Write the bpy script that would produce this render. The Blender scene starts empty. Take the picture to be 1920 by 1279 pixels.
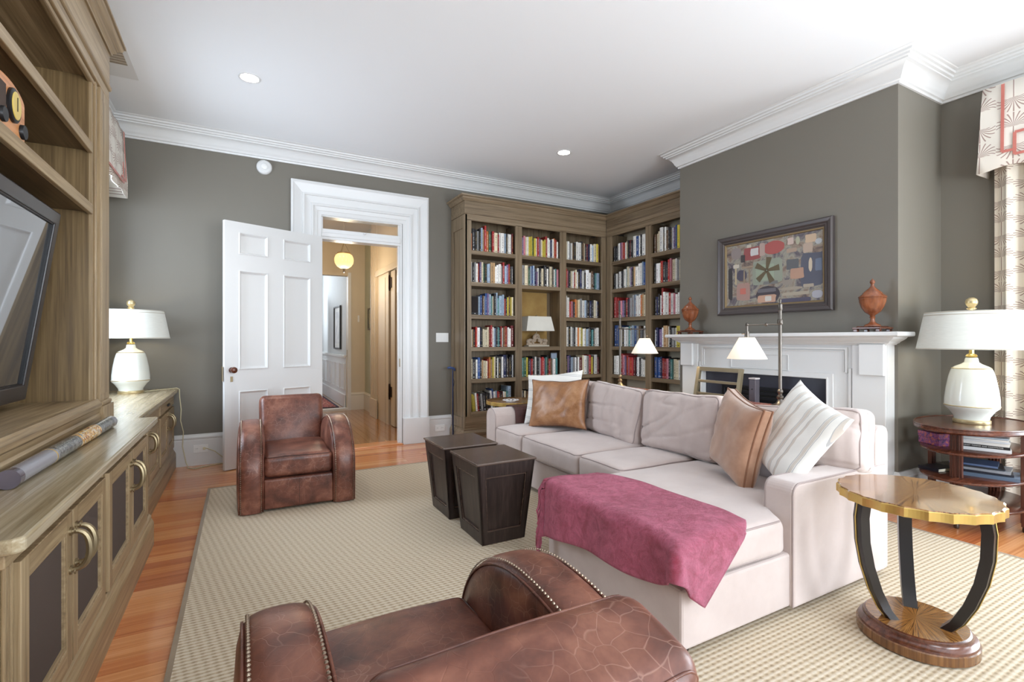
import bpy, bmesh, math, random
from mathutils import Vector, Matrix, noise
PI = math.pi
SC = bpy.context.scene
COL = SC.collection
R = random.Random(7)

# ---------------------------------------------------------------- camera
cam = bpy.data.cameras.new('camera')
cam.sensor_width = 36.0
cam.lens = 923.0 / 1920.0 * 36.0
cam.shift_y = -1.3 / 1920.0
cam.clip_start = 0.02
co = bpy.data.objects.new('camera', cam)
co.location = (0, 0, 1.25)
co.rotation_euler = (PI / 2, 0, -0.5014)
COL.objects.link(co)
SC.camera = co

# ---------------------------------------------------------------- world, light, exposure
SC.view_settings.view_transform = 'Standard'
SC.view_settings.look = 'None'
SC.view_settings.gamma = 1.0
SC.view_settings.use_curve_mapping = False
SC.view_settings.exposure = 0.87
w = bpy.data.worlds.new('sky')
SC.world = w
w.use_nodes = True
bg = w.node_tree.nodes['Background']
bg.inputs[0].default_value = (0.80, 0.90, 1.0, 1)
bg.inputs[1].default_value = 1.5


def area(name, loc, rot, sx, sy, power, color=(1, 1, 1)):
    l = bpy.data.lights.new(name, 'AREA')
    l.shape = 'RECTANGLE'; l.size = sx; l.size_y = sy; l.energy = power; l.color = color
    o = bpy.data.objects.new(name, l); o.location = loc; o.rotation_euler = rot
    COL.objects.link(o)
    return o


def point(name, loc, power, color, rad=0.03):
    l = bpy.data.lights.new(name, 'POINT')
    l.energy = power; l.color = color; l.shadow_soft_size = rad
    o = bpy.data.objects.new(name, l); o.location = loc
    COL.objects.link(o)
    return o


DAY = (0.84, 0.925, 1.0)
# daylight area lights: right and left windows, added rear windows, far hall room
area('daylight_right_window', (5.25, 0.35, 1.6), (0, PI / 2 + 0.45, 0), 2.3, 1.6, 76, DAY)
area('daylight_right_window_b', (5.25, -1.55, 1.6), (0, PI / 2 + 0.45, 0), 2.3, 1.1, 32, DAY)
area('added_rear_daylight_a', (0.6, -2.75, 1.6), (PI / 2 + 0.5, 0, 0), 1.5, 2.3, 62, DAY)  # this pair is added daylight fill from the unseen rear of the room
area('added_rear_daylight_b', (3.0, -2.75, 1.6), (PI / 2 + 0.5, 0, 0), 1.5, 2.3, 112, DAY)
area('daylight_left_window', (-1.42, 4.75, 1.8), (0, -PI / 2, 0), 1.8, 1.1, 52, (0.72, 0.84, 1.0))
area('daylight_far_room', (0.7, 12.4, 2.2), (-PI / 2, 0, 0), 1.0, 1.6, 22, DAY)

# ---------------------------------------------------------------- materials


def srgb(r, g, b):
    def f(c):
        c /= 255.0
        return c / 12.92 if c <= 0.04045 else ((c + 0.055) / 1.055) ** 2.4
    return (f(r), f(g), f(b), 1)


class NT:
    def __init__(s, name):
        s.m = bpy.data.materials.new(name)
        s.m.use_nodes = True
        s.t = s.m.node_tree
        s.p = s.t.nodes['Principled BSDF']

    def n(s, typ, **kw):
        nd = s.t.nodes.new(typ)
        for k, v in kw.items():
            if k in nd.inputs:
                nd.inputs[k].default_value = v
            else:
                setattr(nd, k, v)
        return nd

    def l(s, a, b):
        s.t.links.new(a, b)

    def coord(s, scale=(1, 1, 1), kind='Object', rot=(0, 0, 0)):
        c = s.n('ShaderNodeTexCoord'); mp = s.n('ShaderNodeMapping')
        mp.inputs['Scale'].default_value = scale
        mp.inputs['Rotation'].default_value = rot
        s.l(c.outputs[kind], mp.inputs[0])
        return mp.outputs[0]

    def noise(s, vec, scale=5, detail=3, rough=0.5, dist=0):
        nd = s.n('ShaderNodeTexNoise')
        nd.inputs['Scale'].default_value = scale; nd.inputs['Detail'].default_value = detail
        nd.inputs['Roughness'].default_value = rough; nd.inputs['Distortion'].default_value = dist
        s.l(vec, nd.inputs['Vector'])
        return nd.outputs['Fac']

    def ramp(s, fac, stops):
        nd = s.n('ShaderNodeValToRGB')
        cr = nd.color_ramp
        while len(cr.elements) < len(stops):
            cr.elements.new(0.5)
        for e, (p, c) in zip(cr.elements, stops):
            e.position = p; e.color = c if len(c) == 4 else (*c, 1)
        s.l(fac, nd.inputs[0])
        return nd.outputs[0]

    def mix(s, fac, a, b, mode='MIX'):
        nd = s.n('ShaderNodeMix', data_type='RGBA', blend_type=mode)
        for sock, v in ((nd.inputs['Factor'], fac), (nd.inputs[6], a), (nd.inputs[7], b)):
            if hasattr(v, 'links'):
                s.l(v, sock)
            else:
                sock.default_value = v
        return nd.outputs[2]

    def math(s, op, a, b=0.0, c=0.0):
        nd = s.n('ShaderNodeMath', operation=op)
        for i, v in enumerate((a, b, c)):
            if hasattr(v, 'links'):
                s.l(v, nd.inputs[i])
            else:
                nd.inputs[i].default_value = v
        return nd.outputs[0]

    def bump(s, h, strength=0.3, dist=0.01):
        b = s.n('ShaderNodeBump')
        b.inputs['Strength'].default_value = strength; b.inputs['Distance'].default_value = dist
        s.l(h, b.inputs['Height']); s.l(b.outputs[0], s.p.inputs['Normal'])

    def base(s, c):
        if hasattr(c, 'links'):
            s.l(c, s.p.inputs['Base Color'])
        else:
            s.p.inputs['Base Color'].default_value = c

    def set(s, **kw):
        for k, v in kw.items():
            s.p.inputs[k.replace('_', ' ')].default_value = v
        return s.m


MATS = {}


def plain(name, rgb, rough=0.5, metal=0.0, bump=0.0, bscale=80, var=0.03, **kw):
    if name in MATS:
        return MATS[name]
    t = NT(name)
    v = t.coord()
    c = srgb(*rgb)
    f = t.noise(v, 6, 2)
    t.base(t.mix(f, tuple(x * (1 - var) for x in c[:3]) + (1,), tuple(min(1, x * (1 + var)) for x in c[:3]) + (1,)))
    t.set(Roughness=rough, Metallic=metal)
    if bump:
        t.bump(t.noise(v, bscale, 3), bump, 0.002)
    for k, x in kw.items():
        t.p.inputs[k.replace('_', ' ')].default_value = x
    MATS[name] = t.m
    return t.m


def wood(name, dark, mid, light, axis='z', rough=0.42, scale=1.0, contrast=1.0, coat=0.0):
    if name in MATS:
        return MATS[name]
    t = NT(name)
    lo, hi = 2.2 * scale, 80 * scale
    sc = {'x': (lo, hi, hi), 'y': (hi, lo, hi), 'z': (hi, hi, lo)}[axis]
    v = t.coord(sc)
    f1 = t.noise(v, 1.0, 6, 0.62, 0.4)
    v2 = t.coord(tuple(k * 0.22 for k in sc))
    f2 = t.noise(v2, 1.0, 3, 0.5, 0.6)
    f = t.math('ADD', t.math('MULTIPLY', f1, 0.55), t.math('MULTIPLY', f2, 0.45))
    a = 0.5 - 0.17 / contrast; b = 0.5 + 0.17 / contrast
    t.base(t.ramp(f, [(a, srgb(*dark)), (0.5, srgb(*mid)), (b, srgb(*light))]))
    t.set(Roughness=rough)
    t.p.inputs['Coat Weight'].default_value = coat
    t.p.inputs['Coat Roughness'].default_value = 0.15
    t.bump(f1, 0.12, 0.002)
    MATS[name] = t.m
    return t.m


def cloth(name, rgb, rgb2=None, weave=900, rough=0.9, sheen=0.3, bump=0.25, blotch=5):
    if name in MATS:
        return MATS[name]
    t = NT(name)
    v = t.coord()
    a = srgb(*rgb); b = srgb(*(rgb2 or tuple(max(0, x - 14) for x in rgb)))
    f = t.noise(v, blotch, 4, 0.6)
    fine = t.noise(t.coord((1, 1, 1)), weave / 4.0, 2, 0.7)
    col = t.mix(t.ramp(f, [(0.35, (0, 0, 0)), (0.65, (1, 1, 1))]), a, b)
    col = t.mix(t.math('MULTIPLY', fine, 0.22), col, tuple(x * 0.55 for x in a[:3]) + (1,))
    t.base(col)
    t.set(Roughness=rough)
    t.p.inputs['Sheen Weight'].default_value = sheen
    w1 = t.n('ShaderNodeTexWave', wave_type='BANDS', bands_direction='DIAGONAL')
    w1.inputs['Scale'].default_value = weave / 6.0; w1.inputs['Distortion'].default_value = 1.5
    t.l(v, w1.inputs['Vector'])
    t.bump(t.math('ADD', w1.outputs['Fac'], fine), bump, 0.0012)
    MATS[name] = t.m
    return t.m


def leather(name, dark, mid, light, crack):
    if name in MATS:
        return MATS[name]
    t = NT(name)
    v = t.coord()
    f = t.noise(v, 7, 5, 0.6, 0.3)
    col = t.ramp(f, [(0.3, srgb(*dark)), (0.5, srgb(*mid)), (0.72, srgb(*light))])
    # fine pale creases
    d = t.n('ShaderNodeTexNoise'); d.inputs['Scale'].default_value = 9
    t.l(v, d.inputs['Vector'])
    mixv = t.n('ShaderNodeMix', data_type='VECTOR'); mixv.inputs['Factor'].default_value = 0.07
    t.l(v, mixv.inputs[4]); t.l(d.outputs['Color'], mixv.inputs[5])
    vo = t.n('ShaderNodeTexVoronoi', feature='DISTANCE_TO_EDGE'); vo.inputs['Scale'].default_value = 24
    t.l(mixv.outputs[1], vo.inputs['Vector'])
    cr = t.ramp(vo.outputs['Distance'], [(0.0, (1, 1, 1)), (0.03, (0, 0, 0))])
    big = t.ramp(t.noise(v, 3.2, 2), [(0.36, (0, 0, 0)), (0.58, (1, 1, 1))])
    m = t.math('MULTIPLY', cr, big)
    col = t.mix(t.math('MULTIPLY', m, 0.28), col, srgb(*crack))
    t.base(col)
    t.set(Roughness=0.36)
    t.p.inputs['Specular IOR Level'].default_value = 0.55
    g = t.noise(v, 220, 2)
    h = t.math('SUBTRACT', t.math('MULTIPLY', g, 0.25), t.math('MULTIPLY', cr, 0.5))
    t.bump(h, 0.25, 0.002)
    MATS[name] = t.m
    return t.m


def emit(name, rgb, strength):
    if name in MATS:
        return MATS[name]
    t = NT(name)
    t.base((0.9, 0.88, 0.82, 1))
    t.p.inputs['Emission Color'].default_value = srgb(*rgb)
    t.p.inputs['Emission Strength'].default_value = strength
    MATS[name] = t.m
    return t.m


def glass_mat(name='window_glass', tint=(1, 1, 1, 1), gl=0.1):
    if name in MATS:
        return MATS[name]
    m = bpy.data.materials.new(name); m.use_nodes = True
    t = m.node_tree
    t.nodes.remove(t.nodes['Principled BSDF'])
    o = t.nodes['Material Output']
    a = t.nodes.new('ShaderNodeBsdfTransparent'); a.inputs[0].default_value = tint
    b = t.nodes.new('ShaderNodeBsdfGlossy'); b.inputs['Roughness'].default_value = 0.02
    x = t.nodes.new('ShaderNodeMixShader'); x.inputs[0].default_value = gl
    t.links.new(a.outputs[0], x.inputs[1]); t.links.new(b.outputs[0], x.inputs[2])
    t.links.new(x.outputs[0], o.inputs['Surface'])
    MATS[name] = m
    return m


WALL = plain('olive_grey_wall_paint', (116, 111, 101), 0.5, bump=0.05, bscale=220, var=0.012)
WHITE = plain('white_trim_paint', (222, 222, 221), 0.32, var=0.006)
CEIL = plain('white_ceiling_paint', (240, 242, 244), 0.8, var=0.004)
BEIGE = plain('beige_hall_paint', (212, 197, 172), 0.5)
HALLGREEN = plain('pale_green_hall_paint', (186, 190, 172), 0.6)
_d, _m, _l = (106, 86, 60), (150, 127, 94), (180, 158, 124)
WZ = wood('olive_oak_upright', _d, _m, _l, 'z')
WY = wood('olive_oak_along_wall', _d, _m, _l, 'y')
WX = wood('olive_oak_across', _d, _m, _l, 'x')
_d, _m, _l = (90, 74, 56), (128, 110, 86), (152, 134, 110)
BZ = wood('bookcase_oak_upright', _d, _m, _l, 'z')
BY = wood('bookcase_oak_along_wall', _d, _m, _l, 'y')
BX = wood('bookcase_oak_across', _d, _m, _l, 'x')
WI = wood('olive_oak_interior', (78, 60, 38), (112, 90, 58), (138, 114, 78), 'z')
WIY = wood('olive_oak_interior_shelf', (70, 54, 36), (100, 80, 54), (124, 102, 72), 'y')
CT = wood('limed_countertop_oak', (134, 116, 86), (166, 150, 120), (194, 182, 158), 'y', 0.2)
BRASS = plain('antique_brass', (158, 142, 112), 0.42, 0.9)
BRONZE = plain('grey_bronze', (104, 98, 92), 0.35, 0.9)
BLACKM = plain('black_metal', (30, 30, 32), 0.4, 0.3)
SOFA = cloth('oatmeal_linen', (210, 194, 188), (200, 183, 177), weave=1400, sheen=0.4)
SEAM = cloth('oatmeal_piping', (176, 160, 156), weave=1400, sheen=0.1)
MAHOG = wood('dark_mahogany', (52, 26, 18), (88, 48, 34), (118, 70, 50), 'x', 0.25, coat=0.4)
ESPR = wood('espresso_wood', (30, 22, 20), (48, 36, 33), (68, 54, 50), 'z', 0.36)
ESPRT = wood('espresso_top', (58, 45, 40), (84, 68, 60), (104, 86, 76), 'x', 0.24)
LEA = leather('brown_club_leather', (66, 34, 27), (112, 65, 50), (152, 100, 79), (204, 164, 146))
GOLD = plain('gold_leaf', (206, 176, 104), 0.35, 0.85, bump=0.2, bscale=40)
CERAM = plain('ivory_crackle_glaze', (220, 222, 214), 0.12)
LINEN = cloth('lamp_linen', (240, 238, 228), (232, 230, 220), weave=900, sheen=0.1)
TAN = leather('tan_leather', (128, 84, 52), (160, 112, 74), (186, 140, 102), (206, 166, 130))
VELV = cloth('tan_velvet', (190, 146, 116), (164, 118, 88), weave=2000, sheen=0.9, blotch=9)

# ---------------------------------------------------------------- mesh helpers


def tag(o, label, cat=None, group=None, kind=None):
    o['label'] = label
    if cat: o['category'] = cat
    if group: o['group'] = group
    if kind: o['kind'] = kind
    return o


def thing(name, label, cat, loc=(0, 0, 0), rz=0.0, group=None):
    o = bpy.data.objects.new(name, None)
    o.empty_display_size = 0.1
    o.location = loc; o.rotation_euler = (0, 0, rz)
    COL.objects.link(o)
    return tag(o, label, cat, group)


def crease(v, wr, wf, seed):
    if v.z <= 0: return 0.0
    rg = noise.noise(Vector((v.x * wf * 0.7, v.y * wf * 3.0, seed))) * wr
    if wr > 0.008:
        # drawn creases fanning from one side seam
        a = noise.noise(Vector((v.x * 9.0 + v.y * 3.5 * math.sin(seed), v.y * 1.6, seed * 1.7)))
        c = max(0.0, 1 - abs(a) * 7.0) ** 2
        side = 0.25 + 0.75 * max(0, math.sin(seed) * v.y / 0.3 * 0.8 + 0.3)
        rg -= c * wr * 1.5 * min(1.0, side)
    return rg


class B:
    def __init__(s):
        s.b = bmesh.new()

    def box(s, x0, x1, y0, y1, z0, z1):
        v = [s.b.verts.new(p) for p in ((x0, y0, z0), (x1, y0, z0), (x1, y1, z0), (x0, y1, z0),
                                        (x0, y0, z1), (x1, y0, z1), (x1, y1, z1), (x0, y1, z1))]
        for f in ((0, 3, 2, 1), (4, 5, 6, 7), (0, 1, 5, 4), (1, 2, 6, 5), (2, 3, 7, 6), (3, 0, 4, 7)):
            s.b.faces.new([v[i] for i in f])
        return s

    def rings(s, rings, closed=True, caps=True):
        rr = [[s.b.verts.new(p) for p in r] for r in rings]
        n = len(rr[0])
        for a, c in zip(rr, rr[1:]):
            for i in range(n if closed else n - 1):
                j = (i + 1) % n
                s.b.faces.new((a[i], a[j], c[j], c[i]))
        if caps:
            try:
                s.b.faces.new(list(reversed(rr[0]))); s.b.faces.new(rr[-1])
            except ValueError:
                pass
        return s

    def prism(s, poly, axis, a0, a1):
        def P(p, a):
            return {'x': (a, p[0], p[1]), 'y': (p[0], a, p[1]), 'z': (p[0], p[1], a)}[axis]
        return s.rings([[P(p, a0) for p in poly], [P(p, a1) for p in poly]])

    def lathe(s, prof, c=(0, 0, 0), seg=32, sx=1.0, sy=1.0):
        rings = []
        for r, z in prof:
            r = max(r, 0.0004)
            rings.append([(c[0] + sx * r * math.cos(2 * PI * i / seg), c[1] + sy * r * math.sin(2 * PI * i / seg), c[2] + z) for i in range(seg)])
        return s.rings(rings)

    def tube(s, pts, r, seg=8, closed=False):
        pts = [Vector(p) for p in pts]
        n = len(pts)
        rings = []
        up = None
        for i, p in enumerate(pts):
            if closed:
                d = pts[(i + 1) % n] - pts[i - 1]
            else:
                d = pts[min(i + 1, n - 1)] - pts[max(i - 1, 0)]
            d.normalize()
            if up is None:
                up = Vector((0, 0, 1)) if abs(d.z) < 0.9 else Vector((1, 0, 0))
            a = d.cross(up)
            if a.length < 1e-4:
                a = d.orthogonal()
            a.normalize(); b = a.cross(d).normalized(); up = b
            rr = r[i] if isinstance(r, (list, tuple)) else r
            rings.append([p + (a * math.cos(2 * PI * k / seg) + b * math.sin(2 * PI * k / seg)) * rr for k in range(seg)])
        if closed:
            rings.append(rings[0])
            rr = [[s.b.verts.new(p) for p in q] for q in rings[:-1]]
            for i in range(n):
                a, c = rr[i], rr[(i + 1) % n]
                for k in range(seg):
                    s.b.faces.new((a[k], a[(k + 1) % seg], c[(k + 1) % seg], c[k]))
            return s
        return s.rings(rings)

    def sphere(s, c, r, sz=1.0, seg=12):
        return s.lathe([(r * math.sin(PI * k / 8), -r * sz * math.cos(PI * k / 8)) for k in range(9)], c, seg)

    def run(s, path, prof, closed=False):
        """sweep profile [(out, z)] along xy path; 'out' is to the right of travel; mitred"""
        n = len(path)
        rings = []
        for i in range(n):
            p = Vector(path[i])
            d0 = (p - Vector(path[i - 1])).normalized() if (i > 0 or closed) else None
            d1 = (Vector(path[(i + 1) % n]) - p).normalized() if (i < n - 1 or closed) else None
            if d0 is None: d0 = d1
            if d1 is None: d1 = d0
            n0 = Vector((d0.y, -d0.x)); n1 = Vector((d1.y, -d1.x))
            m = (n0 + n1)
            m = m / max(0.2, m.dot(n0)) if m.length > 1e-6 else n0
            rings.append([(p.x + m.x * o, p.y + m.y * o, z) for o, z in prof])
        if closed:
            rings.append(rings[0])
            return s.rings(rings, caps=False)
        return s.rings(rings)

    def pad(s, hx, hy, hz, r, puff=0.0, M=None, seed=0, wr=0.0, wf=6.0, n=8, puffb=None):
        """rounded box of half sizes; puffs its z faces; wr = wrinkle noise amplitude"""
        r = min(r, hx * 0.98, hy * 0.98, hz * 0.98)

        def axis(h):
            ang = [45, 30, 15, 0]
            c = [(-(h - r) - r * math.tan(math.radians(a))) for a in ang]
            k = [-(h - r) + 2 * (h - r) * i / n for i in range(1, n)]
            return c + k + [-x for x in reversed(c)]
        ax = [axis(hx), axis(hy), axis(hz)]
        M = M or Matrix.Identity(4)
        cache = {}
        H = (hx, hy, hz)

        def vert(p):
            key = tuple(round(c, 5) for c in p)
            if key in cache:
                return cache[key]
            q = [max(-(H[i] - r), min(H[i] - r, p[i])) for i in range(3)]
            d = Vector([p[i] - q[i] for i in range(3)])
            d = d.normalized() * r if d.length > 1e-7 else d
            v = Vector(q) + d
            k = max(0, 1 - (v.x / hx) ** 2) ** 0.6 * max(0, 1 - (v.y / hy) ** 2) ** 0.6
            pf = puff if v.z > 0 else (puff if puffb is None else puffb)
            v.z += pf * k * (v.z / hz)
            if wr:
                nv = noise.noise_vector(v * wf + Vector((seed * 3.1, seed, 0)))
                v += nv * wr
                v.z += crease(v, wr, wf, seed)
            cache[key] = s.b.verts.new(M @ v)
            return cache[key]
        for a in range(3):
            u, w = (a + 1) % 3, (a + 2) % 3
            for sgn in (-1, 1):
                for i in range(len(ax[u]) - 1):
                    for j in range(len(ax[w]) - 1):
                        q = []
                        for (di, dj) in ((0, 0), (1, 0), (1, 1), (0, 1)):
                            p = [0, 0, 0]
                            p[a] = sgn * H[a]; p[u] = ax[u][i + di]; p[w] = ax[w][j + dj]
                            q.append(vert(p))
                        if sgn < 0: q.reverse()
                        if len(set(q)) == 4:
                            try:
                                s.b.faces.new(q)
                            except ValueError:
                                pass
        return s

    def frame(s, axis, d0, d1, o, i):
        """one connected rectangular frame; o / i = outer / inner (a0, a1, b0, b1) in the plane normal to axis"""
        def P(a, b_, d):
            return {'x': (d, a, b_), 'y': (a, d, b_), 'z': (a, b_, d)}[axis]
        rr = []
        for (ka, kb) in ((0, 2), (1, 2), (1, 3), (0, 3)):
            rr.append([P(o[ka], o[kb], d0), P(o[ka], o[kb], d1), P(i[ka], i[kb], d1), P(i[ka], i[kb], d0)])
        rr = [[s.b.verts.new(p) for p in r] for r in rr]
        for n in range(4):
            a, c = rr[n], rr[(n + 1) % 4]
            for k in range(4):
                s.b.faces.new((a[k], a[(k + 1) % 4], c[(k + 1) % 4], c[k]))
        return s

    def done(s, name, mat, parent=None, smooth=False, bevel=0.0, sub=0, loc=None, label=None, kind=None):
        bmesh.ops.recalc_face_normals(s.b, faces=s.b.faces)
        me = bpy.data.meshes.new(name)
        s.b.to_mesh(me); s.b.free()
        o = bpy.data.objects.new(name, me)
        if isinstance(mat, (list, tuple)):
            for m in mat: me.materials.append(m)
        else:
            me.materials.append(mat)
        COL.objects.link(o)
        if parent: o.parent = parent
        if loc: o.location = loc
        if smooth:
            me.polygons.foreach_set('use_smooth', [True] * len(me.polygons))
            if smooth != 'all':
                md = None
                me.set_sharp_from_angle(angle=math.radians(42))
        if bevel:
            md = o.modifiers.new('bevel', 'BEVEL'); md.width = bevel; md.segments = 2; md.limit_method = 'ANGLE'; md.angle_limit = math.radians(40)
            md.harden_normals = False
        if sub:
            md = o.modifiers.new('sub', 'SUBSURF'); md.levels = sub; md.render_levels = sub
        if label: o['label'] = label
        if kind: o['kind'] = kind
        return o


def fb(*a):
    return B().box(*a)


def struct(o, label, cat='room'):
    return tag(o, label, cat, None, 'structure')


def copy_tree(o, parent=None):
    c = o.copy(); COL.objects.link(c)
    c.parent = parent
    for ch in list(o.children):
        copy_tree(ch, c)
    return c


def bowed(o0, o1, n):
    return [o0 + (o1 - o0) * i / n for i in range(n + 1)]

# ================================================================ ROOM SHELL
XL, YB, XR, XA, YR = -1.18, 5.85, 5.0, 4.92, -2.5
XB, YB0, YB1 = 4.3, 1.84, 3.93
ZC = 3.35
T = 0.15

# floor: base slab with planks as parts
fl = struct(B().box(XL - T, XR + T, YR - T, YB, -0.08, -0.012).done('floor', plain('floor_underlay', (90, 60, 40), 0.8)), 'warm orange pine plank floor of the room', 'floor')
PW = 0.088
pine = [wood('pine_plank_%s' % n, d, m, l, 'x', 0.2, 0.8, coat=0.3) for n, d, m, l in (
    ('amber', (170, 96, 50), (200, 124, 72), (216, 146, 92)),
    ('honey', (184, 112, 62), (212, 142, 88), (228, 166, 112)),
    ('rust', (150, 80, 42), (184, 106, 62), (204, 132, 84)),
    ('pale', (190, 122, 74), (218, 152, 100), (232, 176, 124)))]
y = YR
row = 0
plank_mesh = {}
while y < YB - 0.001:
    y1 = min(y + PW, YB)
    cuts = [XL, XL + 0.9 + R.random() * 2.2, XL + 3.5 + R.random() * 1.6, XR]
    if y > 4.7: cuts = [XL, XL + 0.9 + R.random() * 1.2, XL + 2.6 + R.random() * 1.2, XR]
    for a, b in zip(cuts, cuts[1:]):
        m = pine[R.choice((0, 0, 1, 1, 2, 3))]
        key = (m.name)
        if key not in plank_mesh:
            q = fb(0, 1, 0.0008, PW - 0.0008, -0.014, 0).done('plank', m)
            plank_mesh[key] = q.data
            bpy.data.objects.remove(q)
        o = bpy.data.objects.new('plank', plank_mesh[key])
        o.location = (a + 0.0006, y, 0); o.scale = ((b - a - 0.0012), (y1 - y) / PW, 1)
        COL.objects.link(o); o.parent = fl
    y = y1
    row += 1

# ceiling
ce = struct(fb(XL - T, XR + T, YR - T, YB + T, ZC, ZC + 0.1).done('ceiling', CEIL), 'smooth white ceiling with recessed downlights', 'ceiling')


def wall_y(name, y0, y1, xs, holes, label, mat=WALL, z1=ZC):
    """wall in a y slab from xs[0] to xs[1] with holes (x0,x1,z0,z1)"""
    b = B(); x = xs[0]
    for h in sorted(holes):
        b.box(x, h[0], y0, y1, 0, z1)
        if h[2] > 0: b.box(h[0], h[1], y0, y1, 0, h[2])
        if h[3] < z1: b.box(h[0], h[1], y0, y1, h[3], z1)
        x = h[1]
    b.box(x, xs[1], y0, y1, 0, z1)
    return struct(b.done(name, mat), label, 'wall')


def wall_x(name, x0, x1, ys, holes, label, mat=WALL, z1=ZC):
    b = B(); y = ys[0]
    for h in sorted(holes):
        b.box(x0, x1, y, h[0], 0, z1)
        if h[2] > 0: b.box(x0, x1, h[0], h[1], 0, h[2])
        if h[3] < z1: b.box(x0, x1, h[0], h[1], h[3], z1)
        y = h[1]
    b.box(x0, x1, y, ys[1], 0, z1)
    return struct(b.done(name, mat), label, 'wall')


DX0, DX1, DZ = 0.775, 1.672, 2.385      # door opening
wall_y('wall_back', YB, YB + T, (XL - T, XR + T), [(DX0 - 0.02, DX1 + 0.02, 0, 2.66)], 'olive grey back wall around the white doorway')
WL = (4.15, 5.25, 0.9, 2.85)
wall_x('wall_left', XL - T, XL, (YR, YB), [WL], 'olive grey left wall behind the built-in cabinets')
WR = [(-2.1, -1.0, 0.35, 2.95), (-0.45, 1.15, 0.35, 2.95)]
wr = wall_x('wall_right', XR, XR + T, (YR, YB), WR, 'olive grey right wall with curtained window')
bb = struct(B().box(XB, XR, YB0, YB1, 0, ZC).done('wall_chimney_breast', WALL), 'olive grey chimney breast behind the mantel', 'wall')
al = struct(B().box(XA, XR, YB1, YB, 0, ZC).done('wall_alcove', WALL), 'olive grey alcove wall behind the right bookcase', 'wall')
wall_y('wall_rear', YR - T, YR, (XL - T, XR + T), [(-0.2, 1.4, 0.35, 2.95), (2.2, 3.8, 0.35, 2.95)], 'olive grey rear wall with two added windows behind the camera')
GL = glass_mat()


def window(name, axis, pos, a0, a1, z0, z1, label, inward):
    """sash window filling a hole; axis 'x' = wall plane x=pos"""
    def bx(b, p0, p1, q0, q1, z0_, z1_):
        if axis == 'x': b.box(p0, p1, q0, q1, z0_, z1_)
        else: b.box(q0, q1, p0, p1, z0_, z1_)
        return b
    c0, c1 = pos - 0.03, pos + 0.03
    f = B()
    w_ = 0.05
    f.frame(axis, c0, c1, (a0, a1, z0, z1), (a0 + w_, a1 - w_, z0 + w_, z1 - w_))
    zm = (z0 + z1) / 2
    o = struct(f.done(name, WHITE), label, 'window')
    bx(B(), c0, c1, a0 + w_, a1 - w_, zm - 0.025, zm + 0.025).done('meeting_rail', WHITE, o)
    am = (a0 + a1) / 2
    for (zz0, zz1) in ((z0 + w_, zm - 0.025), (zm + 0.025, z1 - w_)):
        bx(B(), pos - 0.012, pos + 0.012, am - 0.01, am + 0.01, zz0, zz1).done('glazing_bar', WHITE, o)
        for (q0, q1) in ((a0 + w_, am - 0.01), (am + 0.01, a1 - w_)):
            bx(B(), pos - 0.002, pos + 0.002, q0, q1, zz0, zz1).done('pane', GL, o)
    k = 0.10
    s = B()
    i0, i1 = (pos + 0.06 * inward, pos + (0.06 + 0.03) * inward)
    lo, hi = min(i0, i1), max(i0, i1)
    s.frame(axis, lo, hi, (a0 - k, a1 + k, z0 - k, z1 + k), (a0, a1, z0, z1))
    s.done('casing', WHITE, o)
    return o


window('window_1', 'x', XL - 0.06, *WL, 'left wall window behind the shelving with patterned valance', 1)
window('window_2', 'x', XR + 0.06, *WR[1], 'tall right wall window beside the patterned curtain', -1)
window('window_3', 'x', XR + 0.06, *WR[0], 'tall right wall window nearest the rear wall', -1)
window('window_4', 'y', YR - 0.06, -0.2, 1.4, 0.35, 2.95, 'added unseen rear wall window behind the near armchair', 1)  # both rear windows are added, out of view, to let in the fill
window('window_5', 'y', YR - 0.06, 2.2, 3.8, 0.35, 2.95, 'added unseen rear wall window towards the right corner', 1)

# crown moulding, mitred round the room
crown = [(0, 3.17), (0.014, 3.17), (0.018, 3.186), (0.03, 3.192), (0.034, 3.206), (0.042, 3.214), (0.05, 3.236), (0.066, 3.262), (0.092, 3.284), (0.108, 3.29), (0.110, 3.300),
         (0.125, 3.306), (0.130, 3.318), (0.145, 3.324), (0.150, 3.337), (0.165, 3.342), (0.170, 3.35), (0, 3.35)]
path = [(XL, YR), (XL, YB), (XA, YB), (XA, YB1), (XB, YB1), (XB, YB0), (XR, YB0), (XR, YR)]
struct(B().run(path, crown).done('trim_1', WHITE, smooth=True), 'white stepped crown moulding round the ceiling edge', 'moulding')
base = [(0, 0), (0.022, 0), (0.022, 0.25), (0.018, 0.262), (0.026, 0.27), (0.026, 0.282), (0.012, 0.30), (0.008, 0.31), (0, 0.31)]
struct(B().run([(XL, 3.9), (XL, YB), (0.465, YB)], base).done('baseboard_left', WHITE), 'tall white baseboard left of the doorway', 'baseboard')
struct(B().run([(2.012, YB), (2.335, YB)], base).done('baseboard_back', WHITE), 'tall white baseboard between doorway and bookcase', 'baseboard')
base2 = [(o * 1.5, z * 0.85) for o, z in base]
struct(B().run([(XB, 1.86), (XB, YB0), (XR, YB0), (XR, YR)], base2).done('baseboard_right', WHITE), 'tall white baseboard right of the chimney breast', 'baseboard')
struct(B().run([(XR, YR), (XL, YR), (XL, 1.5)], base).done('baseboard_rear', WHITE), 'tall white baseboard behind the camera', 'baseboard')

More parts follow.
